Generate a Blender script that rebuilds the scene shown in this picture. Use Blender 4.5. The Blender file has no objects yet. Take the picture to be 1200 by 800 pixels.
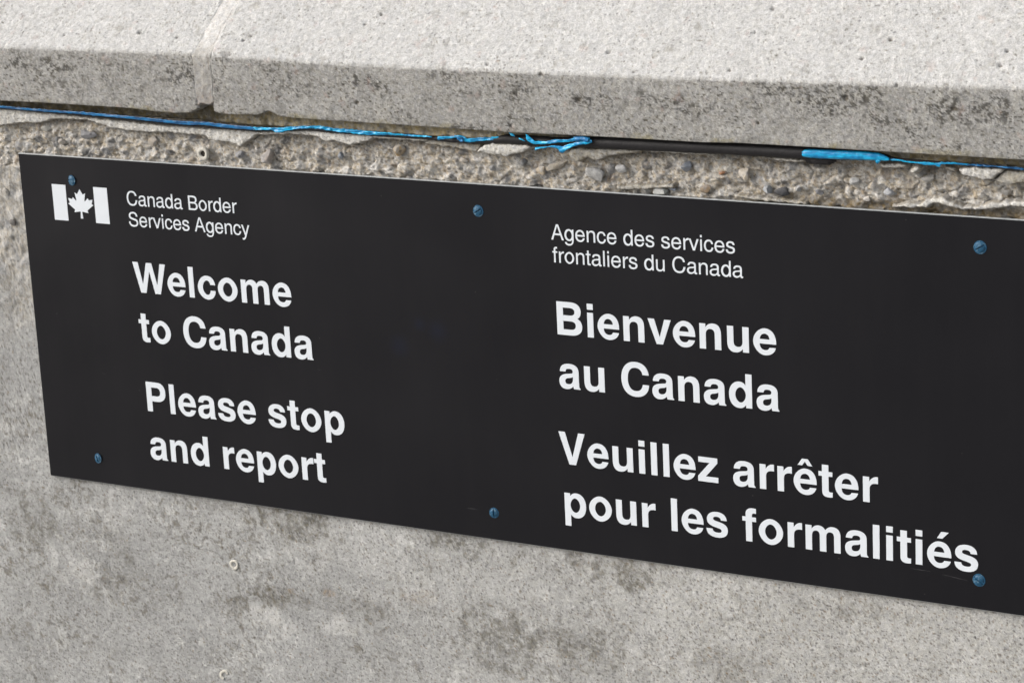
import bpy, bmesh, math, random
import numpy as np
from mathutils import Vector, Matrix
from mathutils.geometry import tessellate_polygon

scene = bpy.context.scene
C = scene.collection
random.seed(7)

# ------------------------------------------------------------------ camera
# Wall frame used throughout: x to the right along the wall, y down from the sign's top edge,
# z into the wall, all in millimetres; the sign's face lies at z = 0 and its top edge 1 m above ground.
def W(x, y, z):
    return Vector((x / 1000.0, z / 1000.0, 1.0 - y / 1000.0))
ROT = np.array([[0.8722729, 0.0477937, 0.4866782],
                [0.0876779, 0.9638010, -0.2517940],
                [-0.4810951, 0.2623040, 0.8365071]])
CAM = np.array([1493.1412, -410.4085, -1723.1219])
LENS = 88.6946
cam_data = bpy.data.cameras.new('camera')
cam = bpy.data.objects.new('camera', cam_data)
C.objects.link(cam)
r, d, f = ROT
R3 = Matrix(((r[0], -d[0], -f[0]), (r[2], -d[2], -f[2]), (-r[1], d[1], f[1])))
cam.matrix_world = Matrix.Translation(W(*CAM)) @ R3.to_4x4()
cam_data.lens = LENS
cam_data.sensor_width = 36.0
cam_data.clip_start = 0.05
cam_data.clip_end = 500.0
cam_data.dof.use_dof = True
cam_data.dof.focus_distance = 1.95
cam_data.dof.aperture_fstop = 30.0
scene.camera = cam

# ------------------------------------------------------------------ sky, sun, exposure (overcast day)
SUN_EL, SUN_AZ = math.radians(32), math.radians(243)   # azimuth measured clockwise from +Y
world = bpy.data.worlds.new('World')
scene.world = world
world.use_nodes = True
wn = world.node_tree
bg = wn.nodes['Background']
sky = wn.nodes.new('ShaderNodeTexSky')
sky.sky_type = 'NISHITA'
sky.sun_disc = False
sky.sun_elevation = SUN_EL
sky.sun_rotation = SUN_AZ
sky.air_density = 1.0
sky.dust_density = 6.0
sky.ozone_density = 1.0
hs = wn.nodes.new('ShaderNodeHueSaturation')      # cloud cover takes the blue out of the sky
hs.inputs['Saturation'].default_value = 0.42
wn.links.new(sky.outputs[0], hs.inputs['Color'])
wn.links.new(hs.outputs[0], bg.inputs['Color'])
bg.inputs['Strength'].default_value = 0.13
sun_data = bpy.data.lights.new('sun', 'SUN')
sun_data.energy = 1.1
sun_data.angle = math.radians(28)
sun_data.color = (1.0, 0.985, 0.96)
sun = bpy.data.objects.new('sun', sun_data)
C.objects.link(sun)
sd = Vector((math.sin(SUN_AZ) * math.cos(SUN_EL), math.cos(SUN_AZ) * math.cos(SUN_EL), math.sin(SUN_EL)))
sun.rotation_euler = sd.to_track_quat('Z', 'Y').to_euler()
scene.view_settings.view_transform = 'Standard'
scene.view_settings.look = 'None'
scene.view_settings.gamma = 1.0
scene.view_settings.use_curve_mapping = False
scene.view_settings.exposure = 0.45

# ------------------------------------------------------------------ helpers
def at(u, v, z):
    """wall-frame point (x, y) in mm at depth z that the surveyed photo point (u, v) of 1200x800 lies on"""
    fpx = LENS / 36.0 * 1200.0
    dr = ROT.T @ np.array([(u - 600) / fpx, (v - 400) / fpx, 1.0])
    s = (z - CAM[2]) / dr[2]
    p = CAM + s * dr
    return p[0], p[1]

def tag(o, label=None, cat=None, group=None, kind=None):
    if label: o['label'] = label
    if cat: o['category'] = cat
    if group: o['group'] = group
    if kind: o['kind'] = kind
    return o

def empty(name, p):
    o = bpy.data.objects.new(name, None)
    o.empty_display_size = 0.02
    o.location = p
    C.objects.link(o)
    return o

def mesh_obj(name, verts, faces, mat, parent=None, smooth=False, colors=None):
    """verts: world-space coordinates; the parent (if any) sits at a location without rotation"""
    me = bpy.data.meshes.new(name)
    v = np.asarray(verts, dtype=np.float64).reshape(-1, 3)
    if parent is not None:
        v = v - np.array(parent.location)
    if isinstance(faces, np.ndarray):
        nf = len(faces); k = faces.shape[1]
        me.vertices.add(len(v)); me.vertices.foreach_set('co', v.astype(np.float32).ravel())
        me.loops.add(nf * k); me.loops.foreach_set('vertex_index', faces.astype(np.int32).ravel())
        me.polygons.add(nf); me.polygons.foreach_set('loop_start', np.arange(0, nf * k, k, dtype=np.int32))
        me.update(calc_edges=True)
    else:
        me.from_pydata([tuple(a) for a in v], [], faces)
    me.validate()
    if colors is not None:
        a = me.color_attributes.new('tint', 'FLOAT_COLOR', 'POINT')
        c = np.ones((len(v), 4), dtype=np.float32); c[:, :3] = np.asarray(colors)
        a.data.foreach_set('color', c.ravel())
    me.polygons.foreach_set('use_smooth', np.full(len(me.polygons), smooth))
    if mat: me.materials.append(mat)
    o = bpy.data.objects.new(name, me)
    C.objects.link(o)
    if parent is not None: o.parent = parent
    return o

def wv(x, y, z):
    x, y, z = np.broadcast_arrays(x, y, z)
    return np.stack([x / 1000.0, z / 1000.0, 1.0 - y / 1000.0], -1).reshape(-1, 3)

def grid_faces(nr, nc):
    i = np.arange(nr - 1)[:, None] * nc + np.arange(nc - 1)[None, :]
    i = i.ravel()
    return np.stack([i, i + nc, i + nc + 1, i + 1], -1)

# vectorised noise -------------------------------------------------
def _hash(ix, iy, seed):
    h = (ix.astype(np.int64) * 374761393 + iy.astype(np.int64) * 668265263 + seed * 974634777) & 0xffffffff
    h = ((h ^ (h >> 13)) * 1274126177) & 0xffffffff
    h = ((h ^ (h >> 16)) * 2246822519) & 0xffffffff
    return ((h ^ (h >> 15)) & 0xffffff) / float(0x1000000)

def gnoise(x, y, seed=0):
    x0 = np.floor(x); y0 = np.floor(y); fx = x - x0; fy = y - y0
    ux = fx * fx * fx * (fx * (fx * 6 - 15) + 10); uy = fy * fy * fy * (fy * (fy * 6 - 15) + 10)
    def g(ox, oy):
        a = _hash(x0 + ox, y0 + oy, seed) * 2 * np.pi
        return np.cos(a) * (fx - ox) + np.sin(a) * (fy - oy)
    n = (g(0, 0) * (1 - ux) + g(1, 0) * ux) * (1 - uy) + (g(0, 1) * (1 - ux) + g(1, 1) * ux) * uy
    return n * 1.5

def fbm(x, y, scale, seed=0, octv=4, gain=0.5):
    s = 0; a = 1; t = 0
    for k in range(octv):
        s = s + a * gnoise(x / scale * 2 ** k + 17.3 * k, y / scale * 2 ** k - 9.1 * k, seed + k * 31)
        t += a; a *= gain
    return s / t

def ridged(x, y, scale, seed=0, octv=4):
    s = 0; a = 1; t = 0
    for k in range(octv):
        s = s + a * (1 - 2.2 * np.abs(gnoise(x / scale * 2 ** k + 5.1 * k, y / scale * 2 ** k, seed + k * 13)))
        t += a; a *= 0.55
    return s / t

def cells(x, y, scale, seed=0):
    """nearest jittered point: distance (in cells) and two random values of that cell"""
    xs = x / scale; ys = y / scale; x0 = np.floor(xs); y0 = np.floor(ys)
    best = np.full(x.shape, 9.0); r1 = np.zeros(x.shape); r2 = np.zeros(x.shape)
    for i in (-1, 0, 1):
        for j in (-1, 0, 1):
            cx = x0 + i; cy = y0 + j
            px = cx + _hash(cx, cy, seed + 1); py = cy + _hash(cx, cy, seed + 2)
            ang = _hash(cx, cy, seed + 5) * np.pi; st = 0.75 + 0.6 * _hash(cx, cy, seed + 6)
            dx = xs - px; dy = ys - py
            ax = (dx * np.cos(ang) + dy * np.sin(ang)) * st; ay = (-dx * np.sin(ang) + dy * np.cos(ang)) / st
            dd = np.hypot(ax, ay)
            m = dd < best
            best = np.where(m, dd, best)
            r1 = np.where(m, _hash(cx, cy, seed + 3), r1); r2 = np.where(m, _hash(cx, cy, seed + 4), r2)
    return best, r1, r2

def flecks(x, y, w, h, cover, seed):
    n = gnoise(x / w, y / h, seed) + 0.45 * gnoise(x / w * 2.3, y / h * 2.3, seed + 1)
    t = 0.62 - cover
    return sst(t - 0.07, t + 0.12, n)

def sst(a, b, x):
    t = np.clip((x - a) / (b - a), 0, 1); return t * t * (3 - 2 * t)

def lerp(a, b, t):
    t = np.asarray(t)[..., None]
    return a * (1 - t) + np.asarray(b) * t

# materials --------------------------------------------------------
def new_mat(name):
    m = bpy.data.materials.new(name); m.use_nodes = True
    nt = m.node_tree; b = nt.nodes['Principled BSDF']
    return m, nt, b

def node(nt, t, **kw):
    n = nt.nodes.new(t)
    for k, v in kw.items():
        if k in n.inputs: n.inputs[k].default_value = v
        else: setattr(n, k, v)
    return n

def concrete(name, base=None, fine=1400.0, speck=0.35, bump=0.35, dark=0.5, rough=0.92, grain=0.25):
    """concrete: colour from the modelled tint attribute (or one base colour) times fine grain, sand specks and pits"""
    m, nt, b = new_mat(name); L = nt.links.new
    tc = node(nt, 'ShaderNodeTexCoord'); geo = node(nt, 'ShaderNodeNewGeometry')
    P = geo.outputs['Position']
    if base is None:
        at_ = node(nt, 'ShaderNodeAttribute', attribute_name='tint'); col = at_.outputs['Color']
    else:
        rgb = node(nt, 'ShaderNodeRGB'); rgb.outputs[0].default_value = (*base, 1); col = rgb.outputs[0]
    n1 = node(nt, 'ShaderNodeTexNoise', Scale=fine, Detail=4.0, Roughness=0.7); L(P, n1.inputs['Vector'])
    n2 = node(nt, 'ShaderNodeTexNoise', Scale=fine * 0.28, Detail=5.0, Roughness=0.65); L(P, n2.inputs['Vector'])
    r1 = node(nt, 'ShaderNodeMapRange'); r1.inputs['From Min'].default_value = 0.3; r1.inputs['From Max'].default_value = 0.7
    r1.inputs['To Min'].default_value = 1 - grain; r1.inputs['To Max'].default_value = 1 + grain
    L(n1.outputs['Fac'], r1.inputs['Value'])
    r2 = node(nt, 'ShaderNodeMapRange'); r2.inputs['From Min'].default_value = 0.3; r2.inputs['From Max'].default_value = 0.7
    r2.inputs['To Min'].default_value = 1 - grain * 0.8; r2.inputs['To Max'].default_value = 1 + grain * 0.8
    L(n2.outputs['Fac'], r2.inputs['Value'])
    mu = node(nt, 'ShaderNodeMath', operation='MULTIPLY'); L(r1.outputs[0], mu.inputs[0]); L(r2.outputs[0], mu.inputs[1])
    # sand grains
    vo = node(nt, 'ShaderNodeTexVoronoi', Scale=fine * 0.36, Randomness=1.0); L(P, vo.inputs['Vector'])
    sp = node(nt, 'ShaderNodeSeparateColor'); L(vo.outputs['Color'], sp.inputs[0])
    dk = node(nt, 'ShaderNodeMapRange'); dk.inputs['From Min'].default_value = 0.86; dk.inputs['From Max'].default_value = 0.97
    dk.inputs['To Min'].default_value = 0.0; dk.inputs['To Max'].default_value = speck; L(sp.outputs[0], dk.inputs['Value'])
    nr = node(nt, 'ShaderNodeMapRange'); nr.inputs['From Min'].default_value = 0.42; nr.inputs['From Max'].default_value = 0.25
    L(vo.outputs['Distance'], nr.inputs['Value'])
    dm = node(nt, 'ShaderNodeMath', operation='MULTIPLY'); L(dk.outputs[0], dm.inputs[0]); L(nr.outputs[0], dm.inputs[1])
    om = node(nt, 'ShaderNodeMath', operation='SUBTRACT'); om.inputs[0].default_value = 1.0; L(dm.outputs[0], om.inputs[1])
    mu2 = node(nt, 'ShaderNodeMath', operation='MULTIPLY'); L(mu.outputs[0], mu2.inputs[0]); L(om.outputs[0], mu2.inputs[1])
    vm = node(nt, 'ShaderNodeVectorMath', operation='SCALE'); L(col, vm.inputs[0]); L(mu2.outputs[0], vm.inputs['Scale'])
    # slight hue change from grain to grain
    hv = node(nt, 'ShaderNodeHueSaturation'); L(vm.outputs[0], hv.inputs['Color'])
    hr = node(nt, 'ShaderNodeMapRange'); hr.inputs['To Min'].default_value = 0.4; hr.inputs['To Max'].default_value = 1.35
    L(sp.outputs[1], hr.inputs['Value']); L(hr.outputs[0], hv.inputs['Saturation'])
    L(hv.outputs[0], b.inputs['Base Color'])
    b.inputs['Roughness'].default_value = rough
    b.inputs['Specular IOR Level'].default_value = 0.25
    bp = node(nt, 'ShaderNodeBump', Strength=bump, Distance=0.0012)
    ad = node(nt, 'ShaderNodeMath', operation='ADD'); L(n1.outputs['Fac'], ad.inputs[0]); L(n2.outputs['Fac'], ad.inputs[1])
    L(ad.outputs[0], bp.inputs['Height']); L(bp.outputs[0], b.inputs['Normal'])
    return m

def plain(name, col, rough=0.5, spec=0.5, metal=0.0, vary=0.0, scale=300.0, bump=0.0):
    m, nt, b = new_mat(name); L = nt.links.new
    b.inputs['Roughness'].default_value = rough; b.inputs['Metallic'].default_value = metal
    b.inputs['Specular IOR Level'].default_value = spec
    n = node(nt, 'ShaderNodeTexNoise', Scale=scale, Detail=4.0)
    geo = node(nt, 'ShaderNodeNewGeometry'); L(geo.outputs['Position'], n.inputs['Vector'])
    mr = node(nt, 'ShaderNodeMapRange'); mr.inputs['From Min'].default_value = 0.3; mr.inputs['From Max'].default_value = 0.7
    mr.inputs['To Min'].default_value = 1 - vary; mr.inputs['To Max'].default_value = 1 + vary
    L(n.outputs['Fac'], mr.inputs['Value'])
    vm = node(nt, 'ShaderNodeVectorMath', operation='SCALE'); vm.inputs[0].default_value = col
    L(mr.outputs[0], vm.inputs['Scale']); L(vm.outputs[0], b.inputs['Base Color'])
    if bump:
        bp = node(nt, 'ShaderNodeBump', Strength=bump, Distance=0.0008); L(n.outputs['Fac'], bp.inputs['Height']); L(bp.outputs[0], b.inputs['Normal'])
    return m

M_wall = concrete('wall_concrete', fine=1000, speck=0.42, bump=0.5, grain=0.26)
M_cope = concrete('coping_concrete', fine=900, speck=0.4, bump=0.8, grain=0.26)
M_rod = plain('black_foam_rubber', (0.017, 0.016, 0.018), rough=0.55, spec=0.35, vary=0.2, scale=500, bump=0.3)

# ------------------------------------------------------------------ ground
gm = concrete('paving_concrete', base=(0.30, 0.29, 0.27), fine=60, speck=0.3, bump=0.3)
g = mesh_obj('ground', [(-200, -200, 0), (200, -200, 0), (200, 200, 0), (-200, 200, 0)], [(0, 1, 2, 3)], gm)
tag(g, kind='structure')

# ------------------------------------------------------------------ concrete wall
def axis(lo, a, b, hi, fine, coarse):
    l = np.arange(lo, a, coarse); m = np.arange(a, b, fine); h = np.arange(b, hi + coarse, coarse)
    return np.concatenate([l, m, h])

# stains (u, v, half width, half height, darkness, tint) and pale patches read off the wall
def blobs(x, y, lst, z=3.0, seed=3):
    out = np.zeros(x.shape)
    nx = fbm(x, y, 16, seed, 4) * 1.5
    for (u, v, a, b_, s) in lst:
        cx, cy = at(u, v, z)
        dd = np.hypot((x - cx) / a, (y - cy) / b_) + nx
        out = np.maximum(out, s * (1 - sst(0.25, 1.25, dd)))
    return out

def wall_fields(x, y):
    # broken band under the coping and along the sign's left end
    lim = 14 + 6 * fbm(x, y, 60, 11)
    rough = 1 - sst(lim - 4, lim + 4, y)
    side = (1 - sst(-4, 8, x)) * (1 - sst(70, 190, y + 60 * fbm(x, y, 50, 12)))
    rough = np.maximum(rough, side * 0.6)
    big = fbm(x, y, 34, 1, 4)
    rd = ridged(x, y, 16, 5, 5)
    d1, a1, b1 = cells(x, y, 11.0, 20)
    d2, a2, b2 = cells(x, y, 4.8, 40)
    d3, a3, b3 = cells(x, y, 2.5, 60)
    dens = 0.45 + 0.5 * fbm(x, y, 70, 15, 2)
    k1 = np.where(a1 < 0.30 * dens * 2, 1, 0) * np.sqrt(np.clip(1 - (d1 / 0.42) ** 2, 0, 1))
    k2 = np.where(a2 < 0.45, 1, 0) * np.sqrt(np.clip(1 - (d2 / 0.45) ** 2, 0, 1))
    k3 = np.where(a3 < 0.6, 1, 0) * np.sqrt(np.clip(1 - (d3 / 0.5) ** 2, 0, 1))
    xw = x + 5 * fbm(x, y, 12, 341, 3); yw = y + 4 * fbm(x, y, 12, 343, 3)
    lump = fbm(xw, yw * 1.35, 15, 345, 5, 0.6)
    step = np.floor(lump * 6.0) / 6.0 + sst(0.55, 1.0, lump * 6.0 - np.floor(lump * 6.0)) / 6.0
    crack = sst(0.10, 0.0, np.abs(gnoise(xw / 17, yw / 11, 347))) * sst(-0.1, 0.2, gnoise(x / 30, y / 30, 349))
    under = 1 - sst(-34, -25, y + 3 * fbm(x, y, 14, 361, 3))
    zr = 6.6 + 3.2 * under - 2.0 * big - 5.5 * step - 0.9 * rd - 0.5 * ridged(x, y, 3.4, 7, 3) + 1.6 * crack - 1.0 * k1 - 0.45 * k2 * (a2 < 0.2) - 0.25 * k3
    zs = 3.25 + 0.45 * fbm(x, y, 40, 2, 3) + 0.22 * fbm(x, y, 5, 4, 4)
    pit = cells(x, y, 13.0, 80)
    zs = zs + np.where(pit[1] < 0.35, 1, 0) * 0.9 * (1 - sst(0.03, 0.09, pit[0]))
    z = zs * (1 - rough) + np.maximum(zr, 1.0) * rough
    # behind the coping the surface turns back into the bed joint
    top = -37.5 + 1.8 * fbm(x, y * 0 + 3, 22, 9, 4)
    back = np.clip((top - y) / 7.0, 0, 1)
    z = z + back * 26
    # colour -------------------------------------------------
    m1 = fbm(x, y, 120, 30, 5, 0.55); m2 = fbm(x, y, 22, 33, 5, 0.6); m3 = fbm(x, y, 5.5, 36, 4, 0.6)
    base = np.ones(x.shape + (3,)) * np.array([0.395, 0.391, 0.374])
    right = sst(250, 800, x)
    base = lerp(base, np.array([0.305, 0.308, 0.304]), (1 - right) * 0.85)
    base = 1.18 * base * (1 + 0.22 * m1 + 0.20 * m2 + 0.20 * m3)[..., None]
    # weather streaks: fine dark grime in clusters
    wxx = x + 6 * fbm(x, y, 14, 321, 3); wyy = y + 6 * fbm(x, y, 14, 323, 3)
    lace = fbm(wxx, wyy, 9.0, 325, 6, 0.8)
    g1 = sst(-0.12, 0.25, fbm(x, y, 60, 50, 4, 0.6)) * sst(0.0, 0.20, lace)
    base = lerp(base, np.array([0.185, 0.172, 0.145]), np.clip(g1 * (0.80 - 0.42 * right), 0, 1))
    base = lerp(base, np.array([0.62, 0.62, 0.60]), sst(0.02, 0.25, fbm(wxx, wyy, 15, 59, 6, .75)) * sst(-0.2, 0.3, fbm(x, y, 70, 331, 3)) * 0.55)
    base = lerp(base, np.array([0.17, 0.155, 0.13]), flecks(x, y, 2.4, 1.7, 0.13, 301) * sst(-0.3, 0.3, fbm(x, y, 28, 303, 3)) * 0.65)
    st = blobs(x, y, [(348, 606, 44, 20, 1.3), (372, 617, 24, 20, 1.2), (338, 618, 14, 18, 1.0), (322, 697, 34, 12, .8), (278, 702, 16, 15, .6), (430, 712, 38, 14, .6),
                      (585, 748, 44, 32, .75), (660, 756, 60, 22, .7), (530, 634, 34, 12, .8), (742, 671, 32, 15, .8), (40, 612, 34, 30, .7),
                      (120, 682, 30, 18, .6), (840, 778, 60, 16, .5), (690, 658, 40, 7, .7), (1080, 700, 60, 6, .5), (20, 350, 16, 24, .6),
                      (250, 590, 40, 8, .4), (1010, 715, 60, 8, .35), (140, 640, 20, 30, .4)])
    sn = sst(-0.14, 0.10, fbm(wxx, wyy, 6.5, 57, 5, 0.85))
    base = lerp(base, np.array([0.125, 0.115, 0.09]), np.clip(st * (0.22 + 0.78 * sn), 0, 1) * 0.9)
    pale = blobs(x, y, [(95, 670, 22, 18, .8), (322, 727, 26, 14, .9), (395, 735, 18, 10, .8), (130, 600, 16, 26, .5), (400, 640, 90, 30, .45),
                        (470, 680, 60, 26, .4), (780, 772, 30, 10, .6), (640, 762, 16, 12, .7), (600, 690, 50, 20, .3)], seed=8)
    base = lerp(base, np.array([0.58, 0.575, 0.555]), pale * 0.7)
    och = blobs(x, y, [(384, 695, 5, 5, 1), (341, 692, 4, 3, .9), (490, 700, 20, 10, .3), (298, 587, 10, 2.5, .8)], seed=14)
    base = lerp(base, np.array([0.30, 0.19, 0.08]), och * 0.4)
    base = lerp(base, np.array([0.09, 0.08, 0.065]), flecks(x + 50, y, 1.7, 1.4, 0.02, 401) * 0.75)
    base = lerp(base, np.array([0.13, 0.118, 0.10]), flecks(wxx, wyy, 4.2, 3.0, 0.03, 403) * sst(-0.05, 0.3, fbm(x, y, 80, 405, 3)) * 0.7)
    # exposed sand: brown and dark grains, denser to the right
    c1 = cells(x, y, 3.4, 90); c2 = cells(x, y, 6.0, 95)
    g = np.where(c1[1] < 0.10 + 0.16 * right, 1, 0) * (1 - sst(0.16, 0.30, c1[0]))
    base = lerp(base, np.stack([0.10 + 0.16 * c1[2], 0.09 + 0.11 * c1[2], 0.08 + 0.06 * c1[2]], -1), g * 0.8)
    g = np.where(c2[1] < 0.10, 1, 0) * (1 - sst(0.12, 0.22, c2[0]))
    base = lerp(base, np.stack([0.16 + 0.3 * c2[2], 0.15 + 0.3 * c2[2], 0.15 + 0.31 * c2[2]], -1), g * 0.8)
    # broken concrete: tan paste with aggregate of many colours
    rc = np.ones(x.shape + (3,)) * np.array([0.385, 0.345, 0.285])
    rc = 1.22 * rc * (1 + 0.30 * m2 + 0.45 * m3 + 0.16 * m1)[..., None]
    rc = lerp(rc, np.array([0.07, 0.06, 0.045]), crack * 0.6)
    rc = lerp(rc, np.array([0.20, 0.165, 0.125]), under * 0.55)  # brown dirt below the crusts, with their shadow also painted into the colour
    rc = lerp(rc, np.array([0.20, 0.17, 0.135]), sst(0.0, 0.45, fbm(x, y, 12, 61, 4, .6)) * 0.55)
    rc = lerp(rc, np.array([0.62, 0.605, 0.57]), sst(0.03, 0.22, fbm(xw, yw, 10, 63, 6, .75)) * 0.7)
    rc = lerp(rc, np.array([0.10, 0.085, 0.065]), flecks(x, y, 2.6, 1.5, 0.16, 311) * 0.7)
    rc = lerp(rc, np.array([0.66, 0.65, 0.62]), flecks(x, y, 2.8, 1.7, 0.16, 313) * 0.6)
    def agg(r):
        pal = np.array([[.26, .255, .25], [.52, .51, .49], [.42, .36, .29], [.12, .125, .135], [.36, .35, .33], [.58, .57, .55], [.30, .25, .20], [.25, .26, .28]])
        return pal[np.minimum((r * 8).astype(int), 7)]
    rc = lerp(rc, agg(b1), sst(0.2, 0.6, k1) * 0.75)
    rc = lerp(rc, agg(b2), sst(0.2, 0.6, k2) * 0.6 * (a2 < 0.22))
    rc = lerp(rc, agg(b3), sst(0.3, 0.7, k3) * 0.35)
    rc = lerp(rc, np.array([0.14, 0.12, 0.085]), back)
    # mossy ledge just over the sign at the right
    mo = (1 - sst(3, 9, -y)) * sst(690, 760, x + 40 * fbm(x, y, 25, 71))
    rc = lerp(rc, np.array([0.16, 0.125, 0.075]), mo * 0.8)
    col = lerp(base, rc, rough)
    return z, np.clip(col, 0.02, 0.8)

xs = np.concatenate([np.arange(-700, -110, 3.0), np.arange(-110, 970, 1.0), np.arange(970, 1701, 3.0)])
ys = np.concatenate([np.arange(-62, -50, 3.0), np.arange(-50, 16, 0.8), np.arange(16, 290, 9.0), np.arange(290, 540, 1.2), np.arange(540, 1010, 20.0)])
# keep the strip left of the sign fine as well
ys = np.concatenate([np.arange(-62, -50, 3.0), np.arange(-50, 16, 0.75), np.arange(16, 286, 2.2), np.arange(287, 540, 1.1), np.arange(541, 1010, 4.0)])
X, Y = np.meshgrid(xs, ys)
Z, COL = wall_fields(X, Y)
wall = empty('concrete_wall', W(400, 1000, 20))
tag(wall, 'weathered grey concrete retaining wall behind the black sign, broken and pebbly below its coping', 'wall')
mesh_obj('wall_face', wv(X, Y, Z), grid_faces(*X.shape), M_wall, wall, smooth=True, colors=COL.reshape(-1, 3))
def box(name, x0, x1, y0, y1, z0, z1, mat, parent):
    v = [W(x, y, z) for z in (z0, z1) for y in (y0, y1) for x in (x0, x1)]
    fs = [(0, 1, 3, 2), (4, 6, 7, 5), (0, 4, 5, 1), (2, 3, 7, 6), (0, 2, 6, 4), (1, 5, 7, 3)]
    return mesh_obj(name, [tuple(a) for a in v], fs, mat, parent)
M_core = concrete('wall_core_concrete', base=(0.34, 0.33, 0.31), fine=800)
box('wall_core', -700, 1700, -42, 1000, 36, 300, M_core, wall)

# bed joint mortar, stained olive brown, just behind the coping's lower edge
xb = np.arange(-690, 1690, 1.4); yb = np.arange(-64, -33, 0.9)
XB, YB = np.meshgrid(xb, yb)
prof = np.interp(xb, [-120, 200, 260, 480, 560, 700, 980], [8, 7, -2, -6, 2, 8, 4])[None, :]
ZB = prof + 2.6 * fbm(XB, YB, 9, 101, 4) + 1.2 * ridged(XB, YB, 6, 104, 3) + 12 * sst(-39, -34, YB)
CB = np.ones(XB.shape + (3,)) * np.array([0.33, 0.285, 0.19])
CB = CB * (0.5 + 0.5 * sst(200, 260, XB))[..., None]
CB = lerp(CB, np.array([0.45, 0.41, 0.32]) * 0.85, sst(-0.05, 0.4, fbm(XB, YB, 8, 110, 4)) * 0.7)
CB = lerp(CB, np.array([0.05, 0.045, 0.03]), sst(0.0, 0.4, fbm(XB, YB, 10, 113, 4)) * 0.55)
mesh_obj('bed_mortar', wv(XB, YB, ZB), grid_faces(*XB.shape), M_wall, wall, smooth=True, colors=CB.reshape(-1, 3))

# mortar crust flakes still clinging under the joint ---------------
def flake(poly, z0, thick, mat, name='mortar_flake', label=None, seed=0, dome=1.0, step=0.8, amp=0.6, parent=None, zslope=0.0, tone=(0.63, 0.615, 0.575)):
    """a crust of mortar: fine height field inside the outline, dropping back to the wall along its broken rim"""
    P = np.array([at(u, v, z0) for u, v in poly])
    x0, y0 = P.min(0) - 1.5; x1, y1 = P.max(0) + 1.5
    gx, gy = np.meshgrid(np.arange(x0, x1, step), np.arange(y0, y1, step * 0.8))
    wx = gx + 1.6 * fbm(gx, gy, 6, seed + 1, 5, 0.65); wy = gy + 1.9 * fbm(gx, gy, 6, seed + 2, 5, 0.65)
    dmin = np.full(gx.shape, 1e9); ins = np.zeros(gx.shape, bool)
    for i in range(len(P)):
        a = P[i]; b_ = P[(i + 1) % len(P)]; ab = b_ - a
        t = np.clip(((wx - a[0]) * ab[0] + (wy - a[1]) * ab[1]) / (ab @ ab + 1e-9), 0, 1)
        dmin = np.minimum(dmin, np.hypot(wx - a[0] - t * ab[0], wy - a[1] - t * ab[1]))
        if abs(ab[1]) > 1e-9:
            c_ = (a[1] > wy) != (b_[1] > wy)
            ins ^= c_ & (wx < ab[0] * (wy - a[1]) / ab[1] + a[0])
    sd = np.where(ins, dmin, -dmin)
    body = z0 - dome * 0.8 * (1 - np.exp(-np.clip(sd, 0, 99) / 2.0)) + amp * 1.1 * fbm(gx, gy, 7, seed + 7, 4) - 0.55 * ridged(gx, gy, 3.6, seed + 8, 4) + zslope * (gy - P[:, 1].mean())
    zz = body + (1 - sst(-0.9, 0.25, sd)) * thick
    col = np.ones(gx.shape + (3,)) * np.array(tone)
    col = col * (1 + 0.22 * fbm(gx, gy, 9, seed + 11, 4) + 0.25 * fbm(gx, gy, 2.6, seed + 12, 3))[..., None]
    col = lerp(col, np.array([0.22, 0.19, 0.145]), flecks(gx, gy, 3.5, 1.8, 0.12, seed + 13) * 0.7)
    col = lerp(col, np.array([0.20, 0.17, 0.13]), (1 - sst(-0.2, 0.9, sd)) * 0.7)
    V = wv(gx, gy, zz); F = grid_faces(*gx.shape)
    s_ = sd.ravel(); F = F[s_[F].max(1) > -1.0]
    used = np.unique(F); rem = np.full(len(V), -1); rem[used] = np.arange(len(used))
    cc = None if mat is M_rod else np.clip(col, .02, .8).reshape(-1, 3)[used]
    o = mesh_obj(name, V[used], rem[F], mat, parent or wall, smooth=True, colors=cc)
    if label: o['label'] = label
    return o

DKT = (0.44, 0.415, 0.36)
flake([(-420, 91), (-200, 110), (0, 127), (60, 133), (130, 140), (200, 147.5), (258, 151.5), (300, 154), (318, 155), (316, 158), (300, 158), (282, 172), (270, 167), (250, 165), (240, 159),
       (212, 156), (175, 155), (135, 151), (100, 140), (62, 139), (48, 144), (20, 144), (0, 147), (-60, 138), (-130, 136), (-220, 124), (-330, 117), (-420, 101)], 0.5, 6, M_wall, seed=1, dome=1.2, amp=1.2, label='long pale crust of mortar under the blue film')
flake([(298, 153.7), (320, 154), (350, 152.5), (370, 152.5), (400, 156), (467, 159.5), (500, 162), (500, 165), (450, 163), (438, 161.5), (423, 168), (410, 170), (393, 165), (383, 166.7), (372, 160), (350, 157), (300, 157.5)],
      -0.5, 6, M_wall, seed=11, dome=1.3, amp=1.2, label='pale scalloped crust of mortar')
flake([(500, 163), (530, 164), (543, 167), (565, 170), (557, 178), (533, 172.5), (513, 170.5), (498, 168.5)], 1.0, 6, M_wall, tone=DKT, seed=21, amp=1.0)
flake([(558, 178), (567, 170.5), (578, 168), (615, 169.5), (623, 173), (615, 178), (593, 183.5), (570, 180.5)], -3.0, 7, M_wall, seed=31, dome=1.5, zslope=0.12, label='thick lens shaped chip of pale mortar')
flake([(665, 178), (672, 174), (683, 173), (700, 174.5), (750, 175), (752, 178), (735, 180), (715, 182), (700, 188), (688, 184), (678, 190), (670, 186.5)], -1.0, 7, M_wall, tone=DKT, seed=41, amp=1.3, dome=1.4, label='lumpy tan mortar hanging below the black rod')
flake([(742, 173.8), (790, 177.2), (838, 180.5), (838, 182.4), (790, 179.6), (742, 176.2)], -1.2, 5, M_wall, seed=51)
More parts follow.
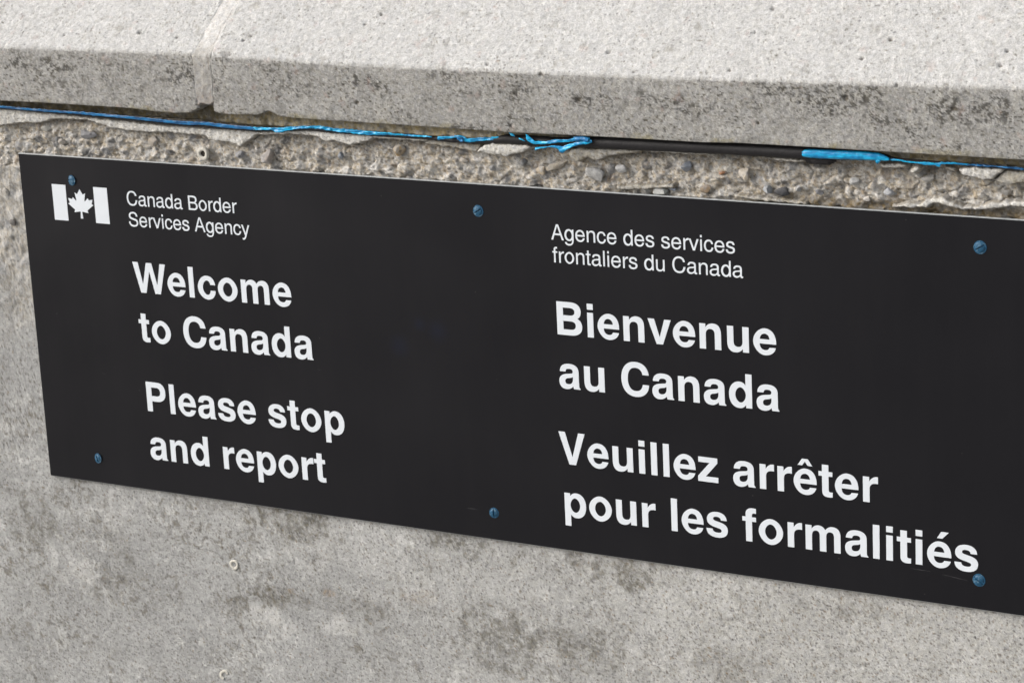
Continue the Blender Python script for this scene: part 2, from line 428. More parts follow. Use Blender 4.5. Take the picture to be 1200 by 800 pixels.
flake([(892, 184), (905, 184.5), (925, 186), (945, 188), (930, 190.3), (912, 188.5)], -0.6, 5, M_wall, seed=61)
flake([(1030, 193.3), (1051, 191.5), (1063, 193), (1058, 196.3), (1037, 196.5)], -0.6, 5, M_wall, seed=71)
flake([(1066, 201.5), (1069, 197.5), (1075, 195), (1079, 197), (1071.6, 203)], -1.5, 4, M_wall, seed=76)
flake([(1108, 195.5), (1119, 196.5), (1119, 200), (1110, 199)], -0.6, 4, M_wall, tone=DKT, seed=79)
flake([(1123, 198.3), (1139, 196), (1177, 198), (1172, 204), (1163, 209), (1153, 211.3), (1142, 208), (1128, 205)], -3.0, 8, M_wall, seed=81, dome=1.4, label='large pale wedge of mortar at the right')
flake([(1179, 200), (1206, 201), (1208, 213), (1184, 216.5), (1164, 211.5)], -0.5, 7, M_wall, tone=DKT, seed=91, dome=1.3)
flake([(1045, 243), (1062, 238.5), (1080, 239), (1090, 232), (1103, 231), (1115, 236), (1128, 243), (1150, 241), (1165, 238), (1180, 236), (1206, 236), (1206, 243), (1180, 242),
       (1160, 245), (1130, 246), (1110, 241), (1095, 237), (1085, 243), (1060, 243)], 0.5, 5, M_wall, seed=96, dome=1.3, amp=1.4, label='crusty pale ledge just above the sign')
flake([(722, 219), (745, 216), (790, 217), (790, 220), (760, 221.5), (724, 223)], 1.5, 6, M_wall, tone=DKT, seed=99, amp=1.2)
flake([(860, 227), (900, 232), (945, 237), (945, 240), (900, 236), (860, 231)], 1.5, 6, M_wall, tone=DKT, seed=103, amp=1.2)

# pebbles bedded in the broken concrete ----------------------------
PEB = {}
KEY = {(697, 205), (726, 198), (773, 225), (915, 225), (898, 223), (872, 205), (803, 196), (467, 177), (311, 185), (650, 195), (355, 680), (381, 676), (1141, 733), (1120, 739), (100, 158)}
def pebble(u, v, w, h, col, z=1.5, dep=0.55, rot=0.0, sharp=0.0, seed=0, cv=0.12):
    cx, cy = at(u, v, z); sc = 1 / (1.17 + 0.36 * np.clip(u / 1200, 0, 1))
    if (u, v) not in KEY: w *= 0.8; h *= 0.8; z += 0.5
    w *= sc * 1.0; h *= sc * 1.0; z = z + 1.0 + 0.25 * max(w, h) * dep
    if u < 400: w *= 1.05
    w = w / 0.86
    bm = bmesh.new(); bmesh.ops.create_icosphere(bm, subdivisions=3, radius=1.0)
    rng = random.Random(seed)
    pl = [Vector((rng.gauss(0, 1), rng.gauss(0, 1), rng.gauss(0, 1))).normalized() for _ in range(12)]
    lim = [rng.uniform(0.42, 0.75) for _ in pl]
    for vtx in bm.verts:
        p = vtx.co.copy()
        for n_, l_ in zip(pl, lim):
            k = p.dot(n_)
            if k > l_: p -= n_ * (k - l_) * (0.75 + 0.25 * sharp)
        p *= 1 + 0.05 * math.sin(p.x * 7 + seed) * math.cos(p.y * 6 + seed)
        x, y, zz = p.x * w / 2, p.y * h / 2, p.z * min(w, h) * dep
        vtx.co = W(cx + x * math.cos(rot) - y * math.sin(rot), cy + x * math.sin(rot) + y * math.cos(rot), z + zz)
    key = tuple(round(c, 2) for c in col)
    if key not in PEB: PEB[key] = concrete('pebble_stone', base=col, fine=700, speck=0.5, bump=0.35, grain=0.22, rough=0.75)
    vs = [tuple(v_.co) for v_ in bm.verts]; fs = [tuple(x.index for x in f_.verts) for f_ in bm.faces]; bm.free()
    o = mesh_obj('pebble', vs, fs, PEB[key], wall, smooth=False)
    for p_ in o.data.polygons: p_.use_smooth = True
    md = o.modifiers.new('edges', 'EDGE_SPLIT'); md.split_angle = math.radians(22)
    return o
GR = (.30, .30, .30); LT = (.44, .44, .43); BE = (.44, .38, .30); DK = (.10, .10, .105); SL = (.20, .22, .25); TN = (.38, .30, .20)
for k, a in enumerate([
    (697, 205, 24, 21, (.36, .36, .355), 2.2, .35, .5, .2), (726, 198, 15, 10, (.38, .38, .38), 1.5, .4, 0, .2), (773, 225, 24, 12, (.42, .43, .41), 0.5, .5, .1, .9),
    (915, 225, 17, 13, DK, 1.0, .5, .3, .8), (898, 223, 13, 11, (.34, .36, .38), 1.2, .5, 0, .2), (872, 205, 13, 20, (.46, .42, .36), 1.2, .4, -.5, .3),
    (803, 196, 12, 15, SL, 1.8, .4, 0, .3), (467, 177, 14, 14, TN, 1.5, .4, 0, .1), (311, 185, 16, 22, (.45, .41, .38), 0.8, .5, -.4, .7),
    (632, 200, 17, 14, BE, 1.5, .4, .2, .4), (650, 195, 30, 14, (.34, .30, .24), 2.0, .3, -.3, .3), (612, 192, 12, 14, (.22, .22, .22), 2.2, .4, 0, .4),
    (398, 183, 12, 12, SL, 2.0, .4, 0, .3), 
    (541, 188, 16, 10, (.40, .37, .33), 1.6, .4, .2, .3), (575, 197, 12, 10, GR, 1.8, .4, 0, .3),
    (670, 212, 12, 9, (.45, .43, .40), 1.4, .4, 0, .4), (826, 222, 16, 12, (.26, .21, .16), 1.6, .4, 0, .2), (845, 203, 12, 8, (.34, .22, .16), 1.8, .4, 0, .2),
    (935, 222, 12, 12, GR, 1.6, .4, 0, .3), (960, 226, 13, 10, (.22, .22, .23), 1.6, .4, .2, .4),
    (1000, 214, 14, 14, LT, 1.8, .35, 0, .3), (1040, 226, 20, 16, (.36, .37, .39), 1.6, .35, 0, .2),
    (1015, 233, 14, 9, (.45, .42, .38), 1.4, .4, 0, .4), (1088, 209, 22, 12, (.34, .33, .31), 2.0, .35, -.3, .4), (787, 222, 13, 8, SL, 1.5, .4, 0, .3),
    (100, 158, 22, 12, (.24, .24, .25), 1.8, .35, .1, .3), (52, 152, 14, 12, (.40, .39, .36), 1.8, .35, 0, .3), 
    (178, 167, 14, 14, (.36, .32, .27), 2.0, .35, 0, .3), 
    (70, 166, 14, 10, (.34, .31, .27), 1.8, .35, 0, .3), (280, 182, 14, 12, (.26, .26, .27), 2.0, .35, 0, .3), 
    (14, 262, 12, 12, (.16, .15, .14), 2.5, .3, 0, .3), (6, 226, 12, 14, (.42, .40, .37), 2.5, .3, 0, .3),
    (750, 204, 14, 12, (.40, .36, .30), 2.0, .35, 0, .3), (1150, 230, 16, 10, (.42, .40, .36), 1.6, .35, 0, .3), (1178, 226, 14, 10, (.30, .28, .25), 1.8, .35, 0, .3)]):
    u, v, w, h, col, z, dep, rt, sh = a
    pebble(u, v, w, h, col, z, dep, rt, sh, seed=k + 1)
# a few larger grains on the lower, smoother face
for k, (u, v, w, h, col) in enumerate([(355, 680, 10, 6, (.30, .33, .36)), (381, 676, 12, 7, (.52, .53, .54)), (1141, 733, 7, 5, DK), (1120, 739, 12, 5, (.42, .43, .45)),
                                       (676, 673, 6, 5, (.14, .13, .13)), (661, 684, 5, 4, DK), (903, 696, 8, 6, (.34, .36, .38)), (1181, 786, 6, 5, (.18, .13, .11))]):
    pebble(u, v, w, h, col, 4.2, 0.22, 0.3, 0.2, seed=70 + k)

# ------------------------------------------------------------------ coping stones
UB = [-200, 0, 60, 150, 170, 185, 205, 222, 232]; VB = [110, 118.5, 121.5, 127, 129.5, 131.5, 133, 132.5, 127.5]
UR = [244, 250, 256, 265, 300, 306, 313, 320, 327, 345, 380, 440, 500, 600, 700, 820, 870, 960, 1040, 1200, 1400]
VR = [124, 130.5, 133, 134.3, 135.2, 133.5, 130, 132.5, 136.5, 138.8, 141.3, 145, 149, 155.8, 160.5, 167.3, 168.4, 173.6, 178.5, 188, 199.5]
UT = [-200, 0, 100, 230, 400, 500, 600, 700, 800, 933, 1067, 1200, 1400]; VT = [45, 55, 59, 64, 75.5, 80, 84.5, 88.5, 92, 96, 100, 103.5, 109]
ZC = -11.0
def curve(us, vs):
    p = np.array([at(u, v, ZC) for u, v in zip(us, vs)]); return p[:, 0], p[:, 1]
TX, TY = curve(UT, VT)
SLOPE = 0.80
FLAT = 150.0     # depth of the sloping weathered top
def coping(x0, x1, cu, cv, fine0, fine1, label, seed, round0, round1):
    bx, by = curve(cu, cv)
    xs = np.unique(np.concatenate([np.arange(x0, fine0, 3.0), np.arange(fine0, fine1, 1.15), np.arange(fine1, x1, 3.0), [x1]]))
    yb = np.interp(xs, bx, by) if True else 0
    yt = np.interp(xs, TX, TY)
    # profile parameter rows: underside, front face, arris, slope, flat top
    rows = []
    n_under = [70, 40, 20, 9, 4, 1.6]
    X_, Y_, Z_, S_ = [], [], [], []
    nf = 54
    def addrow(y, z, s): X_.append(xs); Y_.append(y); Z_.append(np.broadcast_to(z, xs.shape)); S_.append(np.full(xs.shape, s))
    for d_ in n_under: addrow(yb - 0.02 * d_ * 0, ZC + 0.9 + d_, 0.0)
    addrow(yb - 0.3, ZC + 0.35, 0.0)
    for k in range(nf + 1):
        t = k / nf; addrow(yb - 1.1 + (yt + 1.6 - (yb - 1.1)) * t, ZC, 1.0)
    # arris arc
    for k in range(1, 4):
        a = k / 4; addrow(yt + 1.6 - 1.9 * a, ZC + 0.9 * a * a, 1.0)
    ns = int(FLAT / 1.15)
    for k in range(ns + 1):
        dz = 1.0 + FLAT * k / ns; addrow(yt - 0.4 - dz * SLOPE, ZC + dz, 2.0)
    for dz in (60, 150): addrow(yt - 0.4 - (1 + FLAT) * SLOPE - 1, ZC + 1 + FLAT + dz, 3.0)
    addrow(yt * 0 - 50, ZC + 1 + FLAT + 150, 3.0)
    X_, Y_, Z_, S_ = map(np.array, (X_, Y_, Z_, S_))
    front = S_ == 1; slope = S_ >= 2
    # surface coordinate along the profile for noise
    sl = np.where(front, Y_, 0) + np.where(slope, np.interp(X_, xs, yt) - (Z_ - ZC) * 1.28, 0)
    sl = np.where(S_ == 0, Y_, sl)
    n = 0.9 * fbm(X_, sl, 46, seed, 3) + 0.5 * fbm(X_, sl, 9, seed + 3, 4) + 0.22 * ridged(X_, sl, 3.6, seed + 6, 3)
    pits = np.zeros(X_.shape)
    for sc_, pr, dp, rr in ((9.0, 0.10, 1.0, 0.10), (4.5, 0.07, 0.6, 0.15), (24.0, 0.18, 1.6, 0.06)):
        c_ = cells(X_, sl, sc_, seed + int(sc_ * 7)); q_ = np.where(c_[1] < pr, 1, 0) * (1 - sst(rr * 0.4, rr, c_[0] + 0.25 * rr * gnoise(X_, sl, 5)))
        pits = np.maximum(pits, q_ * dp * sst(-0.15, 0.25, fbm(X_, sl, 55, seed + 371, 3)))
    dark = np.clip(pits / 1.2, 0, 1)
    for (u, v, rad, dp) in [(164, 39, 2.0, 3), (75, 42, 1.6, 1.5), (207, 44, 1.6, 2), (447, 18, 1.8, 1.5), (428, 29, 1.8, 1.5), (713, 62, 1.8, 2), (905, 11, 2.4, 1.5), (1043, 47, 2.4, 1.5),
                            (1010, 69, 1.9, 2), (1180, 60, 1.8, 2), (1172, 77, 2.2, 1.5), (855, 83, 1.7, 1.5), (265, 64, 5.0, 1.4), (571, 76, 1.6, 1), (930, 48, 1.2, 1), (990, 115, 3.0, 2), (1117, 128, 3.0, 1.6),
                            (678, 117, 2.6, 1.6), (418, 121, 2.4, 1.6), (633, 87, 2.0, 1.4), (598, 148, 2.0, 1.8), (285, 48, 1.6, 2), (294, 43, 1.4, 1.5), (240, 46, 1.2, 1.2)]:
        # locate on the front face or on the slope
        px, py = at(u, v, ZC); tyy = np.interp(px, TX, TY)
        if py < tyy - 1:
            dz = 0
            for _ in range(25):
                px, py = at(u, v, ZC + dz); dz = max(0, (np.interp(px, TX, TY) - py) / SLOPE)
            q0 = np.interp(px, TX, TY) - dz * 1.28
        else: q0 = py
        dd = np.hypot((X_ - px) / 1.25, sl - q0) / rad + 0.3 * gnoise(X_ / 1.5, sl / 1.5, 9)
        w_ = 1 - sst(0.35, 1.0, dd); w_ = np.where(S_ == 0, 0, w_)
        pits = np.maximum(pits, w_ * dp); dark = np.maximum(dark, w_ * (0.55 if rad > 4 else 0.95))
    live = np.where(S_ == 0, 0.25, 1.0)
    disp = (-n + pits) * live
    # chipped lower and upper arrises
    lowch = np.where(front, np.exp(-np.clip(yb[None, :] - Y_, 0, 99) / 1.6), 0) * (0.7 + 2.6 * fbm(X_, X_ * 0 + 0.1 * sl, 12, seed + 40, 5, 0.65))
    upch = np.exp(-np.abs(Y_ - yt[None, :]) / 2.2) * np.clip(0.3 + 2.6 * fbm(X_, X_ * 0 + 0.1 * sl, 16, seed + 50, 5, 0.65), 0, 4) * (S_ > 0)
    disp = disp + np.clip(lowch, 0, 3) + upch
    nrm_z = np.where(slope, 0.62, 1.0); nrm_y = np.where(slope, 0.78, 0.0)
    Z_ = Z_ + disp * nrm_z; Y_ = Y_ + disp * nrm_y
    Z_ = np.where(S_ == 0, np.maximum(Z_, Z_), Z_)
    # rounded, slightly ragged stone ends
    for side, xe in ((round0, x0), (round1, x1)):
        if not side: continue
        de = np.abs(X_ - xe) + 0.6 * fbm(sl, sl * 0, 12, seed + 60, 3)
        k_ = np.clip(1 - de / (2.6 + 2.5 * np.clip(fbm(sl, sl * 0 + side, 7, seed + 61, 3) + 0.2, 0, 1)), 0, 1) ** 2 * 1.5
        Z_ = Z_ + k_ * nrm_z; Y_ = Y_ + k_ * nrm_y
    # colour --------------------------------------------------
    t1 = fbm(X_, sl, 90, seed + 70, 5, .55); t2 = fbm(X_, sl, 16, seed + 73, 5, .6); t3 = fbm(X_, sl, 4.5, seed + 76, 4, .65)
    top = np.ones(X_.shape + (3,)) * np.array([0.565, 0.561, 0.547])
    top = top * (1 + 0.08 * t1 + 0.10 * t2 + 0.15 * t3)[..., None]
    lo_ = sst(-0.2, 0.3, fbm(X_, sl, 38, seed + 301, 3))
    top = lerp(top, np.array([0.24, 0.225, 0.19]), flecks(X_, sl, 2.8, 2.2, 0.07, seed + 303) * (0.25 + 0.6 * lo_))
    top = lerp(top, np.array([0.70, 0.69, 0.67]), flecks(X_, sl, 2.6, 2.0, 0.14, seed + 305) * 0.5)
    top = lerp(top, np.array([0.29, 0.275, 0.245]), sst(0.16, 0.55, t2 + 0.5 * t3) * 0.6)
    top = lerp(top, np.array([0.62, 0.61, 0.59]), sst(0.22, 0.5, fbm(X_, sl, 7, seed + 79, 4, .6)) * 0.5)
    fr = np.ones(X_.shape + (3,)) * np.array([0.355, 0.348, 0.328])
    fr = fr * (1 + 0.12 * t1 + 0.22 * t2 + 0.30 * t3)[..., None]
    fr = lerp(fr, np.array([0.11, 0.10, 0.08]), flecks(X_, sl, 3.0, 2.0, 0.20, seed + 311) * (0.4 + 0.6 * lo_))
    fr = lerp(fr, np.array([0.56, 0.55, 0.53]), flecks(X_, sl, 2.2, 1.5, 0.17, seed + 313) * 0.55)
    relh = np.clip((yb[None, :] - Y_) / np.maximum(yb - yt, 1)[None, :], 0, 1)
    wx_ = X_ + 5 * fbm(X_, sl, 12, seed + 351, 3)
    lich = sst(-0.05, 0.3, fbm(X_, sl, 34, seed + 81, 4, .6)) * (0.25 + 0.75 * sst(0.15, 0.6, relh))
    specks = sst(-0.02, 0.17, fbm(wx_, sl, 6.5, seed + 84, 6, .82))
    loc = np.zeros(X_.shape)
    for (u, v, a_, b_, s_) in [(55, 78, 26, 11, .9), (22, 74, 20, 9, .8), (205, 88, 22, 12, .9), (262, 66, 8, 8, .7), (430, 95, 30, 12, .8), (520, 88, 30, 9, .6), (680, 118, 16, 5, .8),
                               (820, 128, 26, 8, .9), (780, 118, 20, 6, .6), (1040, 138, 20, 8, .9), (1110, 130, 22, 12, .9), (1160, 128, 20, 14, .9), (1068, 156, 9, 9, .9), (1020, 112, 20, 8, .8), (480, 138, 22, 6, .6),
                               (620, 140, 30, 5, .5), (330, 100, 30, 14, .5), (540, 151, 45, 5, .8), (350, 138, 26, 5, .6), (730, 152, 30, 4, .5), (75, 100, 40, 12, .5), (140, 78, 30, 9, .5), (585, 110, 30, 12, .4), (250, 100, 10, 16, .6), (960, 130, 30, 12, .5), (905, 105, 30, 10, .5), (1123, 170, 8, 6, .7), (880, 122, 16, 7, .5)]:
        cx, cy = at(u, v, ZC); dd = np.hypot((X_ - cx) / a_, (Y_ - cy) / b_) + 0.7 * t2
        loc = np.maximum(loc, s_ * (1 - sst(0.3, 1.1, dd)))
    fr = lerp(fr, np.array([0.075, 0.07, 0.06]), np.clip((0.85 * lich + 1.4 * loc) * specks, 0, 1) * 0.88)
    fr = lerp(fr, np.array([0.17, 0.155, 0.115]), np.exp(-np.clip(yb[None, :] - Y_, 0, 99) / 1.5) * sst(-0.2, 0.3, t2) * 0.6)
    fr = lerp(fr, np.array([0.33, 0.30, 0.20]), (1 - sst(2, 6, yb[None, :] - Y_)) * sst(0.1, 0.3, fbm(X_, sl, 30, seed + 90)) * 0.6)
    isf = np.clip(np.where(slope, 0, 1) * 1.0, 0, 1)
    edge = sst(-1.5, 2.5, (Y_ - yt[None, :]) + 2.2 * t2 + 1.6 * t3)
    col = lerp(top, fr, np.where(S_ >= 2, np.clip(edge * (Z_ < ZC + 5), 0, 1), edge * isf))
    col = lerp(col, np.array([0.10, 0.085, 0.065]), np.clip(dark, 0, 1) * 0.85)
    col = lerp(col, np.array([0.45, 0.30, 0.26]), sst(0.42, 0.5, fbm(X_, sl, 14, seed + 95, 2)) * 0.18)
    thing = empty('coping_stone', W((max(x0, -300) + min(x1, 1200)) / 2, -45, 60))
    tag(thing, label, 'coping stone', 'coping stones along the top of the wall')
    # the whole skin bends round the ends: close with end caps
    verts = wv(X_, Y_, Z_); nr, nc = X_.shape
    faces = grid_faces(nr, nc)[:, ::-1]
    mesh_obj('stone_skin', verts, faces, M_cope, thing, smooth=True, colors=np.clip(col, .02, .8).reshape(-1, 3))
    # end caps
    for ci, nm in ((0, 'end_face'), (nc - 1, 'end_face')):
        ring = verts.reshape(nr, nc, 3)[:, ci]
        mesh_obj(nm, ring, [tuple(range(nr))], M_end, thing)
    return thing
M_end = concrete('coping_end_concrete', base=(0.30, 0.29, 0.26), fine=900)
JL, JR = at(230.5, 100, ZC)[0], at(247, 100, ZC)[0]
coping(-720, JL, UB, VB, -60, JL - 1, 'pale concrete coping stone left of the narrow mortar joint, its lower corner worn round', 200, False, True)
coping(JR, 1720, UR, VR, JR + 0.5, 985, 'long pale concrete coping stone right of the mortar joint, with dark lichen specks', 400, True, False)

# mortar in the upright joint between the two stones
xj = np.arange(JL - 3, JR + 3.01, 0.8)
rowsY, rowsZ, rowsT = [], [], []
jb = at(238, 125, ZC)[1]; jt = float(np.interp((JL + JR) / 2, TX, TY))
for k in range(60):
    t = k / 59; rowsY.append(jb + (jt + 1 - jb) * t); rowsZ.append(ZC + 0.9); rowsT.append(t * 45)
for k in range(1, 130):
    dz = 152 * k / 129; rowsY.append(jt - (dz) * SLOPE + 0.1); rowsZ.append(ZC + 1.0 + dz); rowsT.append(45 + dz * 1.28)
XJ, YJ = np.meshgrid(xj, np.array(rowsY)); ZJ = np.repeat(np.array(rowsZ)[:, None], len(xj), 1); TJ = np.repeat(np.array(rowsT)[:, None], len(xj), 1)
nj = 0.9 * fbm(XJ, TJ, 12, 501, 4) + 0.3 * ridged(XJ, TJ, 4, 505, 3)
ragged = 4.0 * fbm(XJ, XJ * 0, 9, 507, 3)
acr = np.abs((XJ - (JL + JR) / 2) / ((JR - JL) / 2 + 2.0 + 1.6 * fbm(XJ * 0 + XJ.mean(), TJ, 9, 518, 3)))
ZJ = ZJ - 1.1 * nj - 0.5 - 0.35 + 1.5 * sst(0.92, 1.3, acr) + np.where(TJ < 2 + ragged, 8, 0)
CJ = np.ones(XJ.shape + (3,)) * np.array([0.47, 0.455, 0.425])
CJ = lerp(CJ, np.array([0.34, 0.25, 0.20]), (1 - sst(2, 22, TJ + 8 * fbm(XJ, TJ, 8, 510))) * 0.7)
CJ = lerp(CJ, np.array([0.33, 0.32, 0.30]), (1 - sst(30, 52, TJ)) * 0.65)
CJ = lerp(CJ, np.array([0.64, 0.625, 0.60]), sst(48, 60, TJ) * 0.8)
CJ = CJ * (1 + 0.2 * fbm(XJ, TJ, 6, 512, 4))[..., None]
hair = (np.abs(XJ - (JR - 1.2) - 1.6 * fbm(TJ, TJ * 0, 14, 514)) < 0.45) & (fbm(XJ * 0, TJ, 18, 516) > -0.1)
CJ = lerp(CJ, np.array([0.18, 0.14, 0.10]), np.where(hair, 0.5, 0.0))
o = mesh_obj('joint_mortar', wv(XJ, YJ, ZJ), grid_faces(*XJ.shape)[:, ::-1], M_wall, None, smooth=True, colors=np.clip(CJ, 0.02, .8).reshape(-1, 3))
o.modifiers.new('thickness', 'SOLIDIFY').thickness = 0.004
tag(o, 'narrow pale mortar joint filling the gap between the two coping stones', 'mortar joint')

# ------------------------------------------------------------------ joint filler: black rod with torn blue film
def film(name, c1, c2):
    m, nt, b = new_mat(name); L = nt.links.new
    geo = node(nt, 'ShaderNodeNewGeometry'); mp = node(nt, 'ShaderNodeMapping'); mp.inputs['Scale'].default_value = (0.45, 1.0, 2.6); mp.inputs['Rotation'].default_value = (0, 0.25, 0)
    L(geo.outputs['Position'], mp.inputs['Vector'])
    n = node(nt, 'ShaderNodeTexNoise', Scale=190.0, Detail=4.0, Roughness=0.6); L(mp.outputs[0], n.inputs['Vector'])
    r_ = node(nt, 'ShaderNodeMapRange'); r_.inputs['From Min'].default_value = 0.42; r_.inputs['From Max'].default_value = 0.60; L(n.outputs['Fac'], r_.inputs['Value'])
    mx = node(nt, 'ShaderNodeMix', data_type='RGBA'); mx.inputs['A'].default_value = (*c2, 1); mx.inputs['B'].default_value = (*c1, 1)  # shading of the folds painted in: noise mixes bright and dark blue
    L(r_.outputs[0], mx.inputs['Factor']); L(mx.outputs['Result'], b.inputs['Base Color'])
    b.inputs['Roughness'].default_value = 0.33
    bp = node(nt, 'ShaderNodeBump', Strength=0.3, Distance=0.001); L(n.outputs['Fac'], bp.inputs['Height']); L(bp.outputs[0], b.inputs['Normal'])
    return m
M_blue = film('blue_film', (0.006, 0.49, 0.85), (0.006, 0.23, 0.52))
M_blue_dk = film('dark_blue_film', (0.010, 0.21, 0.50), (0.006, 0.08, 0.22))  # darker blue for the end strips and two scraps
filler = empty('joint_filler', W(450, -44, -4))
tag(filler, 'black filler rod with torn bright blue film squeezed in the gap under the coping', 'joint filler')
ROD = [(-900, 47.6, .9), (0, 126.8, .9), (60, 132, .9), (150, 141, .9), (200, 146, 1.0), (300, 153.5, 1.2), (360, 151.5, 1.6), (400, 155.5, 1.4), (440, 158.5, 1.5), (500, 161.5, 1.9), (520, 163.5, 2.6), (545, 165, 3.4), (575, 164, 4.0), (592, 163, 4.6), (620, 164.5, 4.6),
       (650, 167, 4.8), (690, 167, 5.6), (720, 167.8, 6.2), (820, 172.6, 6.3), (940, 179, 6.3), (1000, 181.8, 5.8), (1030, 184, 4.2), (1050, 187.5, 1.9), (1100, 191, 1.5), (1150, 194.5, 1.5), (1200, 198.8, 1.5), (1900, 255, 1.5)]
ru = np.arange(-700, 1800, 2.0)
rvv = np.interp(ru, [a[0] for a in ROD], [a[1] for a in ROD]); rr = np.interp(ru, [a[0] for a in ROD], [a[2] for a in ROD])
ring = 16; V = []; ZR = -3.5
for u, v, r_ in zip(ru, rvv, rr):
    x, y = at(u, v, ZR); mm = r_ / (1.02 + 0.42 * max(0, min(1, u / 1200)))   # px -> mm
    mm *= 1 + 0.03 * math.sin(u * .043) + 0.02 * math.sin(u * .11)
    zc = ZR + (1.2 if r_ < 3 else 0.8 + (6.3 - r_) * 0.4)
    for k in range(ring):
        a = 2 * math.pi * k / ring; V.append(tuple(W(x, y + mm * math.sin(a), zc - mm * math.cos(a))))
F = []
for i in range(len(ru) - 1):
    for k in range(ring): F.append((i * ring + k, i * ring + (k + 1) % ring, (i + 1) * ring + (k + 1) % ring, (i + 1) * ring + k))
F += [tuple(range(ring))[::-1], tuple(range((len(ru) - 1) * ring, len(ru) * ring))]
mesh_obj('black_rod', V, F, M_rod, filler, smooth=True)
# thin black sliver just below the sleeve
flake([(940, 184), (955, 185), (976, 187), (977, 189), (967, 192.7), (950, 191.6)], -2.5, 3, M_rod, name='dark_sliver', seed=131, parent=filler)

def ribbon(pts, mat, z0=-5.0, bulge=0.15, seed=0, wav=1.1, label=None, rag=0.9):
    us = np.array([p[0] for p in pts], float); top = np.array([p[1] for p in pts], float); bot = np.array([p[2] for p in pts], float)
    n = max(4, int((us[-1] - us[0]) / 1.1)); uu = np.linspace(us[0], us[-1], n)
    t = np.interp(uu, us, top) - 0.1; b_ = np.interp(uu, us, bot) + 0.1
    jit = rag * fbm(uu, uu * 0, 5, seed + 5, 4); jit2 = rag * fbm(uu, uu * 0, 4, seed + 9, 4)
    jit[[0, -1]] = 0; jit2[[0, -1]] = 0
    t = t + jit; b_ = np.maximum(b_ + jit2, t + 0.2)
    m_ = 6; V = []
    for i in range(n):
        for k in range(m_ + 1):
            s = k / m_; v = t[i] * (1 - s) + b_[i] * s
            hw = (b_[i] - t[i]) / 2 / 1.25
            zz = z0 - bulge * hw * math.sqrt(max(0, 1 - (2 * s - 1) ** 2)) * 0.8
            x, y = at(uu[i], v, z0)
            zz += wav * float(gnoise(np.array(x / 6.0), np.array(y / 2.2), seed + 3)) + 0.35 * wav * float(gnoise(np.array(x / 1.9), np.array(y / 1.3), seed + 4))
            V.append(tuple(W(x, y, zz)))
    V = np.array(V); nc = m_ + 1
    o = mesh_obj('blue_film', V, grid_faces(n, nc), mat, filler, smooth=True)
    md = o.modifiers.new('thickness', 'SOLIDIFY'); md.thickness = 0.00018
    if label: o['label'] = label
    return o
ribbon([(-650, 66.8, 69), (0, 124, 126.5), (40, 127.5, 130), (76, 130, 132.5), (100, 131.5, 134.5), (150, 136, 139), (200, 141, 144.5), (220, 142.5, 146.5), (240, 143, 146.5), (265, 146, 150), (298, 149, 152.3)],
       M_blue_dk, seed=1, wav=0.35, label='thin darker blue edge of film at the left')
ribbon([(297, 149, 152.3), (318, 150, 152.2), (322, 149.8, 154.8), (328, 150.2, 155.3), (336, 149, 153.2), (352, 148, 150.6), (372, 147.5, 150.5), (378, 148, 151.8), (388, 149.5, 153.5)], M_blue, seed=2)
ribbon([(386, 149.8, 153), (395, 150.5, 154.5), (420, 152.5, 157), (433, 154, 158.3), (455, 155.4, 158.2), (468, 157, 158.6), (482, 158, 159.8), (500, 159, 160.6), (506, 160, 161)], M_blue, seed=3)
ribbon([(513, 160, 163.7), (528, 159.7, 162.5), (535, 158.5, 161), (542, 159, 164.7), (548, 162.5, 166.9), (562, 161.5, 165.3), (574, 160.8, 164.3), (583, 160, 163.5), (586, 161.4, 162)], M_blue, seed=4, wav=0.8)
ribbon([(596.5, 155.4, 156.5), (600, 156, 159), (603.5, 158.8, 160.2)], M_blue, seed=5, z0=-7.5)
ribbon([(608, 161.6, 162.4), (612, 163, 164.6), (615, 165.2, 166)], M_blue, seed=15, z0=-7.5)
ribbon([(616.5, 157, 161.5), (618.5, 157.5, 165), (622, 161.5, 167.6), (627, 165.5, 169.2), (640, 166, 168.7), (650, 163.7, 167.5), (668, 163.5, 166), (673, 161, 165.5), (682, 160.5, 164.2), (691, 161.4, 165)], M_blue, seed=6, z0=-8.2, wav=0.9)
ribbon([(672, 160.8, 163), (676, 160, 166.5), (681, 159.6, 165), (686, 160.6, 167.5), (690, 161.6, 166)], M_blue_dk, seed=16, z0=-9.6, wav=1.0)
ribbon([(536, 160, 163), (540, 160.5, 167), (543, 162, 166)], M_blue_dk, seed=17, z0=-6.5)
ribbon([(627, 173, 176), (633, 172.5, 174.3), (645, 171.2, 172.3), (653, 170.8, 173.6), (656, 171.5, 178), (659.5, 172, 179.6), (664, 170, 175.5), (672, 168, 171.5), (680, 165, 169.5), (687, 164, 169), (694, 164.5, 167)], M_blue, seed=7, z0=-9.0, wav=0.9, label='torn blue flap with a pointed tip')
ribbon([(940, 177.5, 182), (941.5, 176.3, 183.4), (944, 175.3, 184.2), (950, 175, 185), (975, 176, 186.2), (1000, 177, 187), (1015, 178, 187.4), (1030, 179.5, 188), (1037, 182, 188.4), (1042, 185.5, 187.8)], M_blue, seed=8, z0=-6.4, bulge=0.5, wav=0.45, rag=0.3, label='broad bright blue sleeve round the rod')
ribbon([(1026, 186.5, 188.5), (1027.5, 186.5, 192.5), (1029.5, 187, 191), (1032, 187, 189)], M_blue, seed=9, z0=-6.5)
ribbon([(1040, 186, 187.7), (1055, 186.8, 188.4), (1060, 188.4, 190), (1078, 190.3, 191.7), (1082, 189.8, 193), (1096, 191, 193.6), (1098, 191.2, 195.3), (1101.5, 190.8, 195.2), (1103, 190, 192), (1120, 190.6, 192.4), (1136, 192.3, 194)], M_blue, seed=10, wav=0.5)
